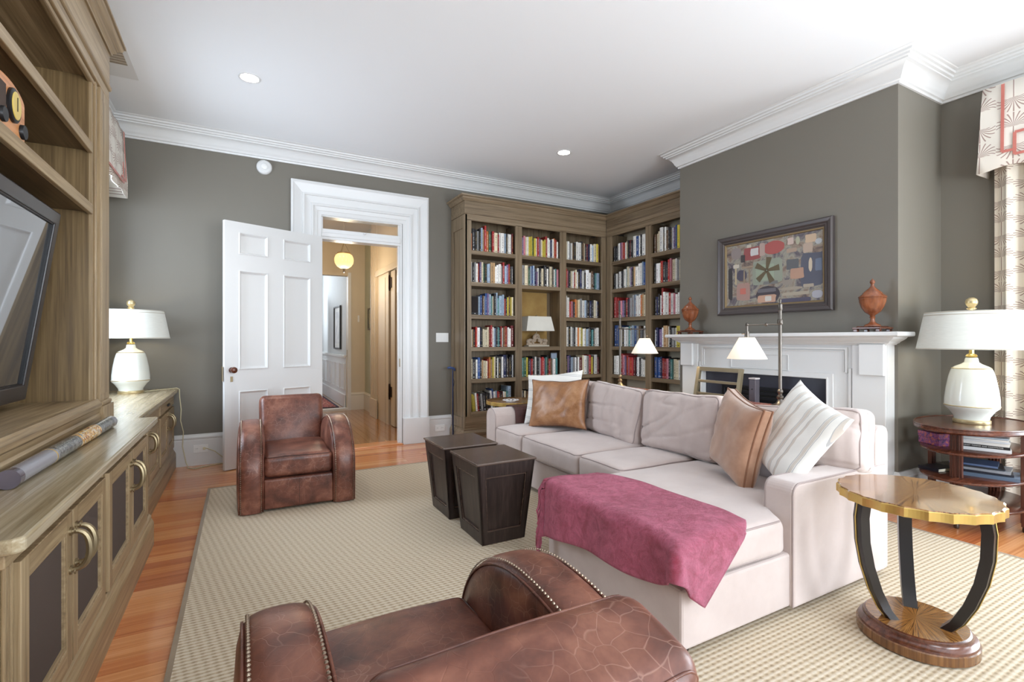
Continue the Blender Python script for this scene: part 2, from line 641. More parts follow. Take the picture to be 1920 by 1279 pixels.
# ---------------------------------------------------------------- doorway 1 casing + transom
# profile across the casing width (distance from outer edge, projection from wall)
cp = [(0, 0), (0, 0.05), (0.02, 0.056), (0.03, 0.05), (0.045, 0.046), (0.10, 0.030), (0.115, 0.026), (0.118, 0.040), (0.135, 0.042), (0.138, 0.03), (0.205, 0.022),
      (0.21, 0.034), (0.228, 0.034), (0.235, 0.022), (0.27, 0.018), (0.275, 0.012), (0.312, 0.012), (0.312, 0.0)]


def casing(x0, x1, z1, cp, y, zb=0.31):
    b = B()
    r = []
    W = cp[-1][0]
    r.append([(x0 + d, y - p, zb) for d, p in cp])
    r.append([(x0 + d, y - p, z1 - d * 1.11) for d, p in cp])
    r.append([(x1 - d, y - p, z1 - d * 1.11) for d, p in cp])
    r.append([(x1 - d, y - p, zb) for d, p in cp])
    return b.rings(r)


cas = struct(casing(0.462, 2.01, 3.0, cp, YB).done('trim_2', WHITE), 'wide white stepped casing round the doorway', 'door casing')
for x0, x1 in ((0.455, 0.776), (1.70, 2.018)):
    fb(x0, x1, YB - 0.065, YB, 0, 0.312).done('plinth_block', WHITE, cas, bevel=0.004)
# frame inside: jambs, transom bar, transom glass
dj = struct(fb(DX0 - 0.02, DX0, YB, YB + T, 0, 2.66).done('trim_3', WHITE), 'white door jamb and transom frame', 'door frame')
fb(DX1, DX1 + 0.02, YB, YB + T, 0, 2.66).done('jamb', WHITE, dj)
fb(DX1 - 0.02, DX1, YB + 0.03, YB + 0.06, 0, DZ).done('door_stop', WHITE, dj)
fb(DX0, DX1, YB + 0.0, YB + T, DZ, 2.505).done('transom_bar', WHITE, dj, bevel=0.006)
fb(DX0, DX1, YB - 0.012, YB, DZ + 0.03, 2.46).done('transom_moulding', WHITE, dj, bevel=0.008)
fb(DX0, DX1, YB + 0.0, YB + T, 2.64, 2.66).done('head', WHITE, dj)
fb(DX0, DX0 + 0.02, YB + 0.02, YB + 0.07, 2.505, 2.64).done('transom_stile', WHITE, dj)
fb(DX1 - 0.02, DX1, YB + 0.02, YB + 0.07, 2.505, 2.64).done('transom_stile', WHITE, dj)
fb(DX0 + 0.02, DX1 - 0.02, YB + 0.04, YB + 0.045, 2.505, 2.64).done('pane', glass_mat('transom_glass', (0.86, 0.84, 0.8, 1), 0.08), dj)
B().sphere((1.25, YB - 0.02, 2.485), 0.014).done('transom_latch', WHITE, dj, smooth=True)
fb(DX1 - 0.006, DX1 - 0.001, YB + 0.005, YB + 0.025, 0.93, 1.03).done('strike_plate', BRASS, dj)
fb(DX0 - 0.02, DX1 + 0.02, YB - 0.04, YB + T + 0.03, 0.0, 0.014).done('trim_4', pine[1], bevel=0.004)
struct(bpy.data.objects['trim_4'], 'pine threshold board across the doorway', 'threshold')


# ---------------------------------------------------------------- open door leaf
def door_leaf(name, hinge, free, z1, label, panels, stile, mat=WHITE, th=0.042):
    hx, hy = hinge; fx, fy = free
    L = math.hypot(fx - hx, fy - hy)
    o = bpy.data.objects.new(name, None); COL.objects.link(o)
    o.location = (hx, hy, 0); o.rotation_euler = (0, 0, math.atan2(fy - hy, fx - hx))
    struct(o, label, 'door')
    # local x along the leaf; faces at y = -th/2 and th/2
    xs = sorted(set([0, L] + [v for p in panels for v in p[:2]]))
    zs = sorted(set([0.008, z1] + [v for p in panels for v in p[2:]]))
    b = B()
    for xa, xb in zip(xs, xs[1:]):
        for za, zb in zip(zs, zs[1:]):
            hole = any(p[0] <= xa and xb <= p[1] and p[2] <= za and zb <= p[3] for p in panels)
            if not hole:
                b.box(xa, xb, -th / 2, th / 2, za, zb)
    bmesh.ops.remove_doubles(b.b, verts=b.b.verts, dist=1e-5)
    b.done('stiles_and_rails', mat, o)
    for p in panels:
        q = B().box(p[0], p[1], -th * 0.14, th * 0.14, p[2], p[3]).done('door_panel', mat, o)
        for sgn in (1, -1):
            prof = [(0.0, th / 2 + 0.004), (0.006, th / 2 + 0.007), (0.012, th / 2 + 0.002), (0.022, th * 0.2), (0.028, th * 0.14), (0, th * 0.1)]
            r = []
            for (cx, cz, dx, dz) in ((p[0], p[2], 1, 1), (p[1], p[2], -1, 1), (p[1], p[3], -1, -1), (p[0], p[3], 1, -1)):
                r.append([(cx + dx * d, sgn * h, cz + dz * d) for d, h in prof])
            r.append(r[0])
            B().rings(r, caps=False).done('panel_moulding', mat, q)
    return o


L = math.hypot(0.933, 0.40)
pn = []
for (a, b_) in ((0.135, 0.43), (0.585, 0.86)):
    for (z0, z1) in ((0.22, 0.755), (0.965, 1.93), (2.09, 2.30)):
        pn.append((a * L, b_ * L, z0, z1))
d1 = door_leaf('door_1', (0.772, YB - 0.03), (-0.155, 5.44), 2.40, 'white six panel door standing open into the room', pn, 0)
kn = B().lathe([(0.026, 0), (0.026, 0.006), (0.012, 0.010), (0.011, 0.03), (0.024, 0.038), (0.031, 0.052), (0.029, 0.066), (0.016, 0.076), (0.001, 0.078)], seg=20)
bmesh.ops.rotate(kn.b, matrix=Matrix.Rotation(PI / 2, 3, 'X').inverted(), verts=kn.b.verts)
k1 = kn.done('door_knob', MAHOG, d1, smooth=True, loc=(L - 0.075, 0.021, 0.965), label='dark brown round knob')
fb(-0.012, 0.012, 0, 0.004, -0.04, 0.012).done('escutcheon', BRASS, d1, loc=(L - 0.075, 0.021, 0.89), bevel=0.003)
fb(L - 0.002, L + 0.0015, -0.012, 0.012, 0.86, 1.0).done('latch_plate', BRASS, d1)
for z in (0.3, 1.2, 2.1):
    B().lathe([(0.008, 0), (0.008, 0.11)], (-0.006, -0.024, z), 10).done('hinge', BRONZE, d1)

# ---------------------------------------------------------------- hall beyond
hf = struct(fb(0.25, 3.2, YB, 9.15, -0.08, -0.012).done('floor_hall', plain('floor_underlay', (90, 60, 40), 0.8)), 'warm plank floor of the hall beyond the doorway', 'floor')
hp = [wood('hall_plank_%d' % i, d, m, l, 'y', 0.14, 0.8, coat=0.5) for i, (d, m, l) in enumerate((
    ((132, 84, 48), (164, 112, 68), (184, 134, 88)), ((146, 96, 56), (176, 124, 78), (196, 146, 98))))]
x = 0.25
while x < 3.2:
    cut = 7.0 + R.random() * 1.2
    for (a, b_) in ((YB + T, cut), (cut, 9.15)):
        fb(x + 0.0008, x + 0.084, a + 0.0006, b_ - 0.0006, -0.014, 0).done('plank', hp[R.randint(0, 1)], hf)
    x += 0.085
struct(fb(0.2, 3.3, YB + T, 9.3, 3.2, 3.3).done('ceiling_hall', BEIGE), 'beige hall ceiling', 'ceiling')
struct(fb(0.1, 0.25, YB + T, 9.3, 0, 3.2).done('wall_hall_left', BEIGE), 'beige hall wall hidden left of the doorway', 'wall')
wall_y('wall_hall_back', 9.15, 9.27, (0.1, 3.3), [(0.9, 1.655, 0, 2.40)], 'beige far wall of the hall with a doorway', BEIGE, 3.2)
wall_x('wall_hall_right', 1.96, 2.1, (8.32, 9.15), [], 'pale green hall wall with a small picture', HALLGREEN, 3.2)
struct(fb(1.90, 2.1, 6.0, 8.32, 2.30, 3.2).done('wall_hall_header', BEIGE), 'beige wall above the hall side door', 'wall')
# side-door casing (stepped) on the right wall of the hall
c2 = struct(fb(1.88, 2.1, 7.95, 8.32, 0, 3.2).done('trim_5', BEIGE), 'beige stepped casing of the hall side door', 'door casing')
for i, (ya, yb_) in enumerate(((7.98, 8.01), (8.05, 8.08), (8.15, 8.18), (8.25, 8.30))):
    fb(1.868, 1.882, ya, yb_, 0.3, 2.9).done('fillet', BEIGE, c2, bevel=0.003)
fb(1.86, 1.89, 7.9, 8.34, 0, 0.30).done('plinth_block', BEIGE, c2, bevel=0.005)
fb(1.90, 2.1, 7.27, 7.95, 0, 2.30).done('jamb_panel', BEIGE, c2)
fb(1.895, 1.91, 7.45, 7.5, 0.0, 2.2).done('fillet', BEIGE, c2)
fb(1.87, 1.90, 6.1, 8.0, 2.26, 2.36).done('head_moulding', BEIGE, c2, bevel=0.01)
hd = bpy.data.objects.new('door_2', None); COL.objects.link(hd); struct(hd, 'beige panelled hall side door with black hinges', 'door')
fb(1.94, 1.985, 6.1, 7.20, 0.01, 2.26).done('door_slab', BEIGE, hd)
fb(1.915, 1.942, 6.98, 7.19, 0.01, 2.26).done('stile', BEIGE, hd)
fb(1.97, 2.0, 7.2, 7.27, 0, 2.27).done('hinge_gap', plain('dark_gap', (40, 32, 26), 0.9), hd)
for z in (0.42, 2.02):
    h = fb(1.905, 1.915, 7.13, 7.30, z, z + 0.15).done('hinge', plain('dark_bronze_hinge', (58, 42, 34), 0.4, 0.6), hd)
    B().lathe([(0.012, -0.04), (0.016, 0), (0.016, 0.15), (0.012, 0.19)], (1.898, 7.215, z), 10).done('hinge_pin', plain('dark_bronze_hinge', (58, 42, 34)), h)
struct(B().run([(1.70, 9.15), (1.96, 9.15), (1.96, 8.34)], base).done('baseboard_hall', plain('hall_baseboard_white', (222, 216, 204), 0.4)), 'white hall baseboard turning the far corner', 'baseboard')
# far doorway casing
c3 = struct(B().box(1.655, 1.71, 9.11, 9.15, 0, 2.46).done('trim_6', WHITE), 'white casing of the far hall doorway', 'door casing')
fb(0.86, 1.655, 9.11, 9.15, 2.40, 2.46).done('head', BEIGE, c3)
fb(0.84, 0.9, 9.11, 9.15, 0, 2.46).done('side', WHITE, c3)
fb(0.9, 1.655, 9.12, 9.27, 0.0, 0.035).done('threshold', WHITE, c3)
fb(1.650, 1.656, 9.17, 9.19, 0.95, 1.08).done('strike_plate', BRASS, c3)
# far room
FR = plain('far_room_paint', (206, 208, 208), 0.6)
struct(fb(-0.6, 1.9, 9.27, 12.6, -0.06, 0.02).done('floor_far_room', hp[0]), 'wood floor of the far room', 'floor')
struct(fb(-0.6, 1.9, 9.27, 12.6, 3.0, 3.1).done('ceiling_far_room', CEIL), 'white ceiling of the far room', 'ceiling')
struct(fb(1.66, 1.8, 9.27, 12.6, 0, 3.0).done('wall_far_room_right', FR), 'pale grey wall of the far room above wainscot', 'wall')
wall_y('wall_far_room_back', 12.6, 12.7, (-0.7, 1.9), [], 'pale wall at the end of the far room', FR, 3.0)
struct(fb(-0.7, -0.6, 9.27, 12.6, 0, 3.0).done('wall_far_room_left', FR), 'pale hidden wall of the far room', 'wall')
wn = struct(fb(1.645, 1.66, 9.28, 12.6, 0.02, 0.95).done('trim_7', WHITE), 'white panelled wainscot in the far room', 'wainscot')
fb(1.615, 1.66, 9.28, 12.6, 0.93, 0.98).done('chair_rail', WHITE, wn, bevel=0.008)
fb(1.625, 1.66, 9.28, 12.6, 0.02, 0.26).done('skirting', WHITE, wn, bevel=0.008)
for k in range(6):
    a = 9.36 + k * 0.52
    m = B().frame('x', 1.63, 1.646, (a, a + 0.44, 0.34, 0.82), (a + 0.02, a + 0.42, 0.36, 0.80))
    m.done('panel_moulding', WHITE, wn)
d3 = bpy.data.objects.new('door_3', None); COL.objects.link(d3); struct(d3, 'white door standing open in the far room', 'door')
fb(1.0, 1.45, 11.6, 11.64, 0.02, 2.1).done('door_slab', WHITE, d3)
fb(1.06, 1.39, 11.585, 11.6, 1.1, 1.95).done('raised_panel', WHITE, d3)
fb(1.45, 1.52, 11.58, 11.66, 0.02, 2.2).done('jamb', WHITE, d3)

# ================================================================ LEFT BUILT-INS
MESHP = plain('brown_speaker_cloth', (74, 60, 52), 0.9, bump=0.5, bscale=500)


def pull(parent, x, y, z, h=0.125, out=0.05, d=(1, 0)):
    """D shaped pull; d = outward direction"""
    pts = []
    for i in range(13):
        a = PI * i / 12
        o = math.sin(a) ** 0.6 * out
        pts.append((x + d[0] * o, y + d[1] * o, z + h / 2 * math.cos(a)))
    o = B().tube(pts, [0.0075 + 0.003 * math.sin(PI * i / 12) for i in range(13)], 8).done('handle', BRASS, parent, smooth=True)
    for s in (-1, 1):
        b = B()
        b.tube([(x, y, z + s * h / 2), (x + d[0] * 0.006, y + d[1] * 0.006, z + s * h / 2)], 0.014, 12)
        b.tube([(x + d[0] * 0.012, y + d[1] * 0.012, z + s * (h / 2 + 0.004)), (x + d[0] * 0.016, y + d[1] * 0.016, z + s * (h / 2 + 0.004))], 0.0105, 10)
        b.done('rosette', BRASS, parent, smooth=True)
    return o


def cab_door(parent, X, y0, y1, z0, z1, panel, hy=None, f=0.055, hz=None, bot=0.07):
    o = B().frame('x', X, X + 0.018, (y0, y1, z0, z1), (y0 + f, y1 - f, z0 + bot, z1 - f)).done('door', WZ, parent, bevel=0.002)
    fb(X, X + 0.0183, y0 + f, y1 - f, z0 + 0.002, z0 + bot - 0.002).done('bottom_rail', WY, o, bevel=0.002)
    fb(X, X + 0.0183, y0 + f, y1 - f, z1 - f + 0.002, z1 - 0.002).done('top_rail', WY, o, bevel=0.002)
    a0, a1, c0, c1 = y0 + f, y1 - f, z0 + bot, z1 - f
    if panel == 'mesh':
        fb(X + 0.001, X + 0.006, a0, a1, c0, c1).done('mesh_panel', MESHP, o, label='dark brown mesh panel')
    else:
        fb(X + 0.001, X + 0.006, a0, a1, c0, c1).done('door_panel', WZ, o)
        fb(X + 0.003, X + 0.013, a0 + 0.03, a1 - 0.03, c0 + 0.03, c1 - 0.03).done('raised_field', WZ, o, bevel=0.005)
    t_ = 0.010
    m = B().frame('x', X + 0.004, X + 0.015, (a0, a1, c0, c1), (a0 + t_, a1 - t_, c0 + t_, c1 - t_))
    m.done('bead', WY, o, bevel=0.002)
    if hy is not None:
        pull(o, X + 0.018, hy, hz if hz else z1 - 0.115)
    return o


mc = thing('media_cabinet', 'long olive oak media cabinet with dark mesh panel doors', 'cabinet', (0, 0, 0))
MX = -0.505
fb(XL + 0.002, MX, 1.60, 3.70, 0, 0.74).done('body', WZ, mc)
B().run([(MX, 3.70), (MX, 1.60), (XL + 0.01, 1.60)], [(0, 0), (-0.031, 0), (-0.031, 0.135), (-0.026, 0.15), (-0.018, 0.165), (-0.018, 0.178), (-0.006, 0.19), (0, 0.19)]).done('plinth', WY, mc)
for (y0, y1, hy, side) in ((1.675, 2.10, 2.075, 1), (2.108, 2.545, 2.135, 0), (2.61, 3.075, 3.05, 1), (3.083, 3.55, 3.11, 0)):
    cab_door(mc, MX + 0.001, y0, y1, 0.20, 0.695, 'mesh', hy, hz=0.572)
for y0 in (1.612, 1.632, 1.652, 3.60, 3.625, 3.65):
    fb(MX, MX + 0.008, y0, y0 + 0.013, 0.20, 0.72).done('reed', WZ, mc, bevel=0.003)
fb(MX, MX + 0.012, 1.60, 3.70, 0.705, 0.74).done('top_rail', WY, mc, bevel=0.003)

sc_ = thing('side_cabinet', 'shallower olive oak cabinet under the left table lamp', 'cabinet', (0, 0, 0))
SX = -0.60
fb(XL + 0.002, SX, 3.703, 5.82, 0, 0.735).done('body', WZ, sc_)
B().run([(SX, 5.82), (SX, 3.703)], [(0, 0), (-0.031, 0), (-0.031, 0.135), (-0.026, 0.15), (-0.018, 0.165), (-0.006, 0.19), (0, 0.19)]).done('plinth', WY, sc_)
for (y0, y1, hy) in ((3.76, 4.28, 4.25), (4.30, 4.82, 4.345), (4.90, 5.32, 5.285), (5.34, 5.79, 5.375)):
    cab_door(sc_, SX + 0.001, y0, y1, 0.21, 0.61, 'wood', hy, hz=0.52)
for (y0, y1) in ((3.76, 4.82), (4.90, 5.79)):
    dr = fb(SX, SX + 0.016, y0, y1, 0.63, 0.715).done('drawer', WY, sc_, bevel=0.003)
    ym = (y0 + y1) / 2
    fb(SX + 0.016, SX + 0.03, ym - 0.05, ym + 0.05, 0.662, 0.682).done('drawer_pull', BLACKM, dr, bevel=0.004)

ctop = B()
poly = [(XL + 0.004, 1.58), (-0.475, 1.58), (-0.456, 1.60), (-0.456, 3.712), (-0.548, 3.712), (-0.548, 5.835), (XL + 0.004, 5.835)]
ctop.prism(poly, 'z', 0.742, 0.78)
cto = ctop.done('countertop', CT, bevel=0.007)
tag(cto, 'limed oak countertop running over both left cabinets', 'countertop')
sub = [(XL + 0.004, 1.59), (-0.482, 1.59), (-0.472, 1.60), (-0.472, 3.704), (-0.568, 3.704), (-0.568, 5.833), (XL + 0.004, 5.833)]
hu = thing('shelving_hutch', 'tall olive oak shelving unit standing on the left countertop', 'shelving', (0, 0, 0))
HX, H0, H1 = -0.69, 1.60, 3.70
Z0 = 0.781
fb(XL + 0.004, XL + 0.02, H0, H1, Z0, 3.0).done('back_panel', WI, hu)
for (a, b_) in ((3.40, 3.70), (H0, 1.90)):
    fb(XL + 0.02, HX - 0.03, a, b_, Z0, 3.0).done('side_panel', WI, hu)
for (a, b_, s) in ((3.50, 3.70, 1), (1.60, 1.80, -1)):
    p = fb(HX - 0.03, HX, a, b_, 0.91, 2.66).done('pilaster', WZ, hu, bevel=0.003)
    i0, i1 = (3.40, 3.50) if s == 1 else (1.80, 1.90)
    fb(HX - 0.03, HX - 0.018, i0, i1, 0.91, 2.66).done('inner_strip', WZ, p)
    mm = (i0 + i1) / 2
    fb(HX - 0.02, HX - 0.008, mm - 0.012, mm + 0.012, 0.91, 2.66).done('bead', WZ, p, bevel=0.004)
    fb(HX - 0.004, HX + 0.002, a + (0.02 if s == 1 else 0.02), b_ - 0.03, 0.95, 2.6).done('raised_strip', WZ, p, bevel=0.002)
    q = fb(HX - 0.03, HX + 0.02, a - 0.02, b_ + 0.012, Z0, 0.885).done('base_block', WZ, hu, bevel=0.003)
    fb(HX - 0.03, HX + 0.012, a - 0.012, b_ + 0.006, 0.885, 0.91).done('block_cap', WZ, q, bevel=0.008)
B().run([(HX - 0.01, 3.48), (HX - 0.01, 1.82)], [(0.05, Z0), (-0.016, Z0), (-0.016, 0.84), (-0.008, 0.85), (-0.012, 0.875), (-0.02, 0.885), (-0.02, 0.905), (-0.008, 0.915), (-0.004, 0.928), (0.05, 0.928)]).done('base_rail', WY, hu)
fb(XL + 0.02, HX - 0.03, 1.90, 3.40, 0.89, 0.929).done('bottom_shelf', WY, hu)
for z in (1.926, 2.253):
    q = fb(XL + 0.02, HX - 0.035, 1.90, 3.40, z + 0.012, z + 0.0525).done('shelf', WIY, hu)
    fb(HX - 0.035, HX - 0.012, 1.90, 3.40, z, z + 0.053).done('shelf_nosing', WY, q, bevel=0.003)
fb(XL + 0.02, HX, H0, H1, 2.66, 2.72).done('header', WY, hu, bevel=0.004)
fb(HX - 0.04, HX - 0.012, 1.8, 3.5, 2.635, 2.66).done('header_bead', WY, hu, bevel=0.008)
fb(XL + 0.02, HX + 0.012, H0 - 0.012, H1 + 0.012, 2.72, 2.755).done('architrave', WY, hu, bevel=0.012)
fb(XL + 0.02, HX + 0.002, H0, H1, 2.755, 2.95).done('frieze', WY, hu)
B().run([(XL + 0.02, H0), (HX, H0), (HX, H1), (XL + 0.02, H1)], [(0, 2.94), (0.012, 2.94), (0.016, 2.955), (0.03, 2.965), (0.034, 2.98), (0.055, 2.995), (0.060, 3.01), (0.07, 3.015), (0.07, 3.03), (-0.2, 3.03), (-0.2, 2.94)]).done('crown', WY, hu, smooth=True)

# television, leaning forward on its wall mount
tv = thing('television', 'dark framed television tilted forward inside the left shelving', 'television', (-0.913, 2.565, 0.965))
tv.rotation_euler = (0, math.radians(8.2), 0)
TVF = plain('tv_frame_charcoal', (46, 42, 42), 0.3)
TW, TH = 0.635, 0.916
B().frame('x', -0.07, 0.0, (-TW, TW, 0, TH), (-TW + 0.055, TW - 0.055, 0.075, TH - 0.06)).done('frame', TVF, tv, bevel=0.006)
scr = NT('tv_screen_glass'); scr.base((0.012, 0.013, 0.015, 1)); scr.set(Roughness=0.03)
scr.p.inputs['Specular IOR Level'].default_value = 1.0; scr.p.inputs['IOR'].default_value = 2.6
fb(-0.04, -0.014, -TW + 0.055, TW - 0.055, 0.075, TH - 0.06).done('screen', scr.m, tv)
B().frame('x', -0.02, -0.006, (-TW + 0.05, TW - 0.05, 0.07, TH - 0.055), (-TW + 0.06, TW - 0.06, 0.08, TH - 0.065)).done('inner_bezel', BLACKM, tv)
fb(-0.12, -0.07, -0.35, 0.35, 0.2, 0.7).done('rear_housing', BLACKM, tv, bevel=0.01)
fb(-0.16, -0.115, -0.15, 0.15, 0.3, 0.6).done('wall_bracket', BLACKM, tv)

# vintage radio on the shelf
rd = thing('tabletop_radio', 'orange wooden vintage radio with round amber dial on the left shelf', 'radio', (-0.83, 2.40, 1.98))
OR = wood('orange_veneer', (176, 110, 60), (206, 140, 88), (224, 164, 112), 'y', 0.3)
arch = [(-0.155, 0.006), (0.155, 0.006), (0.155, 0.16)] + [(0.155 * math.cos(a), 0.16 + 0.05 * math.sin(a)) for a in [PI * k / 12 for k in range(1, 12)]] + [(-0.155, 0.16)]
B().prism(arch, 'x', -0.09, 0.10).done('case', OR, rd, bevel=0.008)


def disc_x(c, ry, rz, x1, x0=0.0, seg=28):
    return B().rings([[(x, c[0] + ry * k * math.cos(2 * PI * i / seg), c[1] + rz * k * math.sin(2 * PI * i / seg)) for i in range(seg)] for x, k in ((x0, 1), (x1 * 0.8 + x0 * 0.2, 1), (x1, 0.92))])


disc_x((0.03, 0.12), 0.052, 0.062, 0.112, 0.098).done('dial_ring', BLACKM, rd, smooth=True)
dl = disc_x((0.03, 0.12), 0.04, 0.05, 0.115, 0.108).done('dial', plain('amber_dial', (214, 186, 96), 0.3), rd, label='amber dial face')
fb(0.115, 0.1165, 0.028, 0.032, 0.10, 0.15).done('pointer', BLACKM, dl)
for (yy, zz) in ((0.118, 0.055), (-0.06, 0.055)):
    disc_x((yy, zz), 0.027, 0.027, 0.112, 0.098).done('knob', BLACKM, rd, smooth=True)
fb(0.098, 0.103, -0.14, -0.03, 0.05, 0.17).done('speaker_grille', plain('brown_speaker_cloth', (74, 60, 52)), rd)
disc_x((-0.0, 0.0), 0.03, 0.03, 0.03, 0.0).done('top_knob', BLACKM, rd, loc=(0.0, -0.03, 0.225))

# rolled poster / decorative tube on the countertop
tb = thing('patterned_tube', 'long grey patterned cardboard tube lying on the left countertop', 'tube', (-0.634, 2.75, 0.8115))
tb.rotation_euler = (0, 0, math.radians(-1.0))
t = NT('tube_print')
v = t.coord((1, 1, 1))
sx = t.n('ShaderNodeSeparateXYZ'); t.l(v, sx.inputs[0])
wv = t.ramp(t.noise(v, 22, 4, 0.6, 1.5), [(0.48, (0.09, 0.09, 0.085)), (0.53, (0.30, 0.29, 0.26)), (0.56, (0.07, 0.07, 0.07))])
warm = t.ramp(t.noise(v, 30, 4, 0.6, 2), [(0.40, srgb(120, 40, 36)), (0.5, srgb(222, 172, 70)), (0.58, srgb(220, 214, 196)), (0.66, srgb(60, 50, 50))])
fac = t.ramp(t.math('MULTIPLY', t.math('ADD', sx.outputs[1], 0.7), 1 / 1.4), [(0.50, (0, 0, 0)), (0.505, (1, 1, 1)), (0.72, (1, 1, 1)), (0.725, (0, 0, 0))])
ends = t.ramp(t.math('MULTIPLY', t.math('ADD', sx.outputs[1], 0.7), 1 / 1.4), [(0.30, (1, 1, 1)), (0.305, (0, 0, 0)), (0.90, (0, 0, 0)), (0.905, (1, 1, 1))])
t.base(t.mix(ends, t.mix(fac, wv, warm), srgb(136, 134, 140)))
t.set(Roughness=0.22)
B().tube([(0, -0.62, 0), (0, 0.62, 0)], 0.0305, 24).done('tube', t.m, tb, smooth=True)
B().tube([(0, -0.635, 0), (0, -0.60, 0)], 0.0312, 24).done('end_cap', plain('grey_cap', (110, 104, 116), 0.2, 0.6), tb, smooth=True)
B().tube([(0, -0.30, 0), (0, -0.292, 0)], 0.0311, 24).done('gilt_band', GOLD, tb, smooth=True)

# ================================================================ BOOKCASES
SH = [2.335, 1.955, 1.56, 1.168, 0.783, 0.385]
ST = 0.05
YF = 5.42
LX0, LX1 = 2.335, 4.48
ups = [(2.335, 2.416), (3.024, 3.118), (3.706, 3.80), (4.396, 4.478)]
lb = thing('bookcase', 'olive oak bookcase of three bays on the back wall', 'bookcase', (0, 0, 0))
fb(LX0 + 0.02, LX1, 5.74, YB - 0.004, 0, 2.92).done('back_panel', BZ, lb)
for i, (a, b_) in enumerate(ups):
    o = fb(a, b_, YF, YF + 0.03, 0.19, 2.70).done('upright', BZ, lb, bevel=0.003)
    m = (a + b_) / 2
    if i: fb(m - 0.012, m + 0.012, YF + 0.03, 5.74, 0.19, 2.72).done('partition', BZ, o)
sp = fb(LX0, LX0 + 0.022, YF, YB - 0.004, 0.19, 2.76).done('side_panel', BZ, lb)
B().frame('x', LX0 - 0.012, LX0, (YF, YB - 0.004, 0.19, 2.76), (YF + 0.06, YB - 0.08, 0.32, 2.60)).done('side_frame', BZ, sp, bevel=0.004)
for (bi, (x0, x1)) in enumerate(((2.416, 3.024), (3.118, 3.706), (3.80, 4.396))):
    for si, z in enumerate(SH):
        if bi == 1 and si == 2: continue
        fb(x0 - 0.03 if bi else LX0 + 0.022, x1 + 0.03, YF + 0.004, 5.74, z - ST, z).done('shelf', BX, lb, bevel=0.003)
fb(3.14, 3.69, 5.732, 5.739, 1.175, 1.90).done('grasscloth_panel', cloth('straw_grasscloth', (196, 160, 96), (176, 138, 78), weave=260, bump=0.6), lb, label='straw coloured grasscloth backing')
fb(LX0, LX1, YF - 0.002, YF + 0.03, 0.19, 0.335).done('bottom_rail', BX, lb)
fb(LX0, LX1 - 0.002, YF, YF + 0.03, 2.69, 2.765).done('top_rail', BX, lb, bevel=0.002)
fb(LX0 - 0.012, LX1 - 0.008, YF - 0.008, YB - 0.004, 2.765, 2.93).done('frieze', BX, lb, bevel=0.004)
crb = [(0, 2.92), (0.012, 2.92), (0.02, 2.935), (0.034, 2.945), (0.038, 2.958), (0.058, 2.968), (0.062, 2.985), (-0.05, 2.985), (-0.05, 2.92)]
B().run([(LX0 - 0.012, YB - 0.004), (LX0 - 0.012, YF - 0.008), (4.472, YF - 0.008)], crb).done('crown', BX, lb, smooth=True)
B().run([(LX0 - 0.012, YB - 0.03), (LX0 - 0.012, YF), (4.474, YF)], [(0, 0), (0.03, 0), (0.03, 0.14), (0.022, 0.155), (0.012, 0.17), (0.012, 0.185), (0, 0.19)]).done('plinth', BX, lb)

rb = thing('bookcase', 'olive oak bookcase of two bays between the corner and the chimney breast', 'bookcase', (0, 0, 0))
XF = 4.48
rups = [(5.316, 5.418), (4.557, 4.658), (3.935, 3.965)]
fb(4.80, XA - 0.004, YB1 + 0.004, 5.418, 0, 2.92).done('back_panel', plain('cream_back', (196, 184, 160), 0.7), rb)
for i, (a, b_) in enumerate(rups):
    o = fb(XF, XF + 0.03, a, b_, 0.19, 2.70).done('upright', BZ, rb, bevel=0.003)
    m = (a + b_) / 2
    if i != 2: fb(XF + 0.03, 4.80, m - 0.012, m + 0.012, 0.19, 2.72).done('partition', BZ, o)
for (bi, (y0, y1)) in enumerate(((4.658, 5.316), (3.965, 4.557))):
    for z in SH:
        fb(XF + 0.004, 4.80, y0 - 0.03, y1 + 0.03, z - ST, z).done('shelf', BY, rb, bevel=0.003)
fb(XF - 0.002, XF + 0.03, 3.935, 5.418, 0.19, 0.335).done('bottom_rail', BY, rb)
fb(XF, XF + 0.03, 3.935, 5.418, 2.69, 2.765).done('top_rail', BY, rb, bevel=0.002)
fb(XF - 0.008, XA - 0.004, 3.935, 5.41, 2.765, 2.93).done('frieze', BY, rb, bevel=0.004)
B().run([(XF - 0.008, 5.412), (XF - 0.008, 3.935)], [(o, z) for o, z in crb]).done('crown', BY, rb, smooth=True)
B().run([(XF, 5.418), (XF, 3.935)], [(0, 0), (0.03, 0), (0.03, 0.14), (0.022, 0.155), (0.012, 0.17), (0.012, 0.185), (0, 0.19)]).done('plinth', BY, rb)

# ---------------------------------------------------------------- books
t = NT('book_cloth')
ca = t.n('ShaderNodeVertexColor', layer_name='Col'); cb = t.n('ShaderNodeVertexColor', layer_name='Acc')
uv = t.n('ShaderNodeUVMap'); sp_ = t.n('ShaderNodeSeparateXYZ'); t.l(uv.outputs[0], sp_.inputs[0])
oi = t.n('ShaderNodeObjectInfo')
cv = t.n('ShaderNodeCombineXYZ')
t.l(t.math('MULTIPLY', sp_.outputs[0], 3.0), cv.inputs[0]); t.l(t.math('MULTIPLY', sp_.outputs[1], 30.0), cv.inputs[1]); t.l(t.math('MULTIPLY', oi.outputs['Random'], 77.0), cv.inputs[2])
nz = t.noise(cv.outputs[0], 1.0, 3, 0.8)
letters = t.math('GREATER_THAN', nz, 0.52)
mu = t.math('LESS_THAN', t.math('ABSOLUTE', t.math('SUBTRACT', sp_.outputs[0], 0.5)), 0.17)
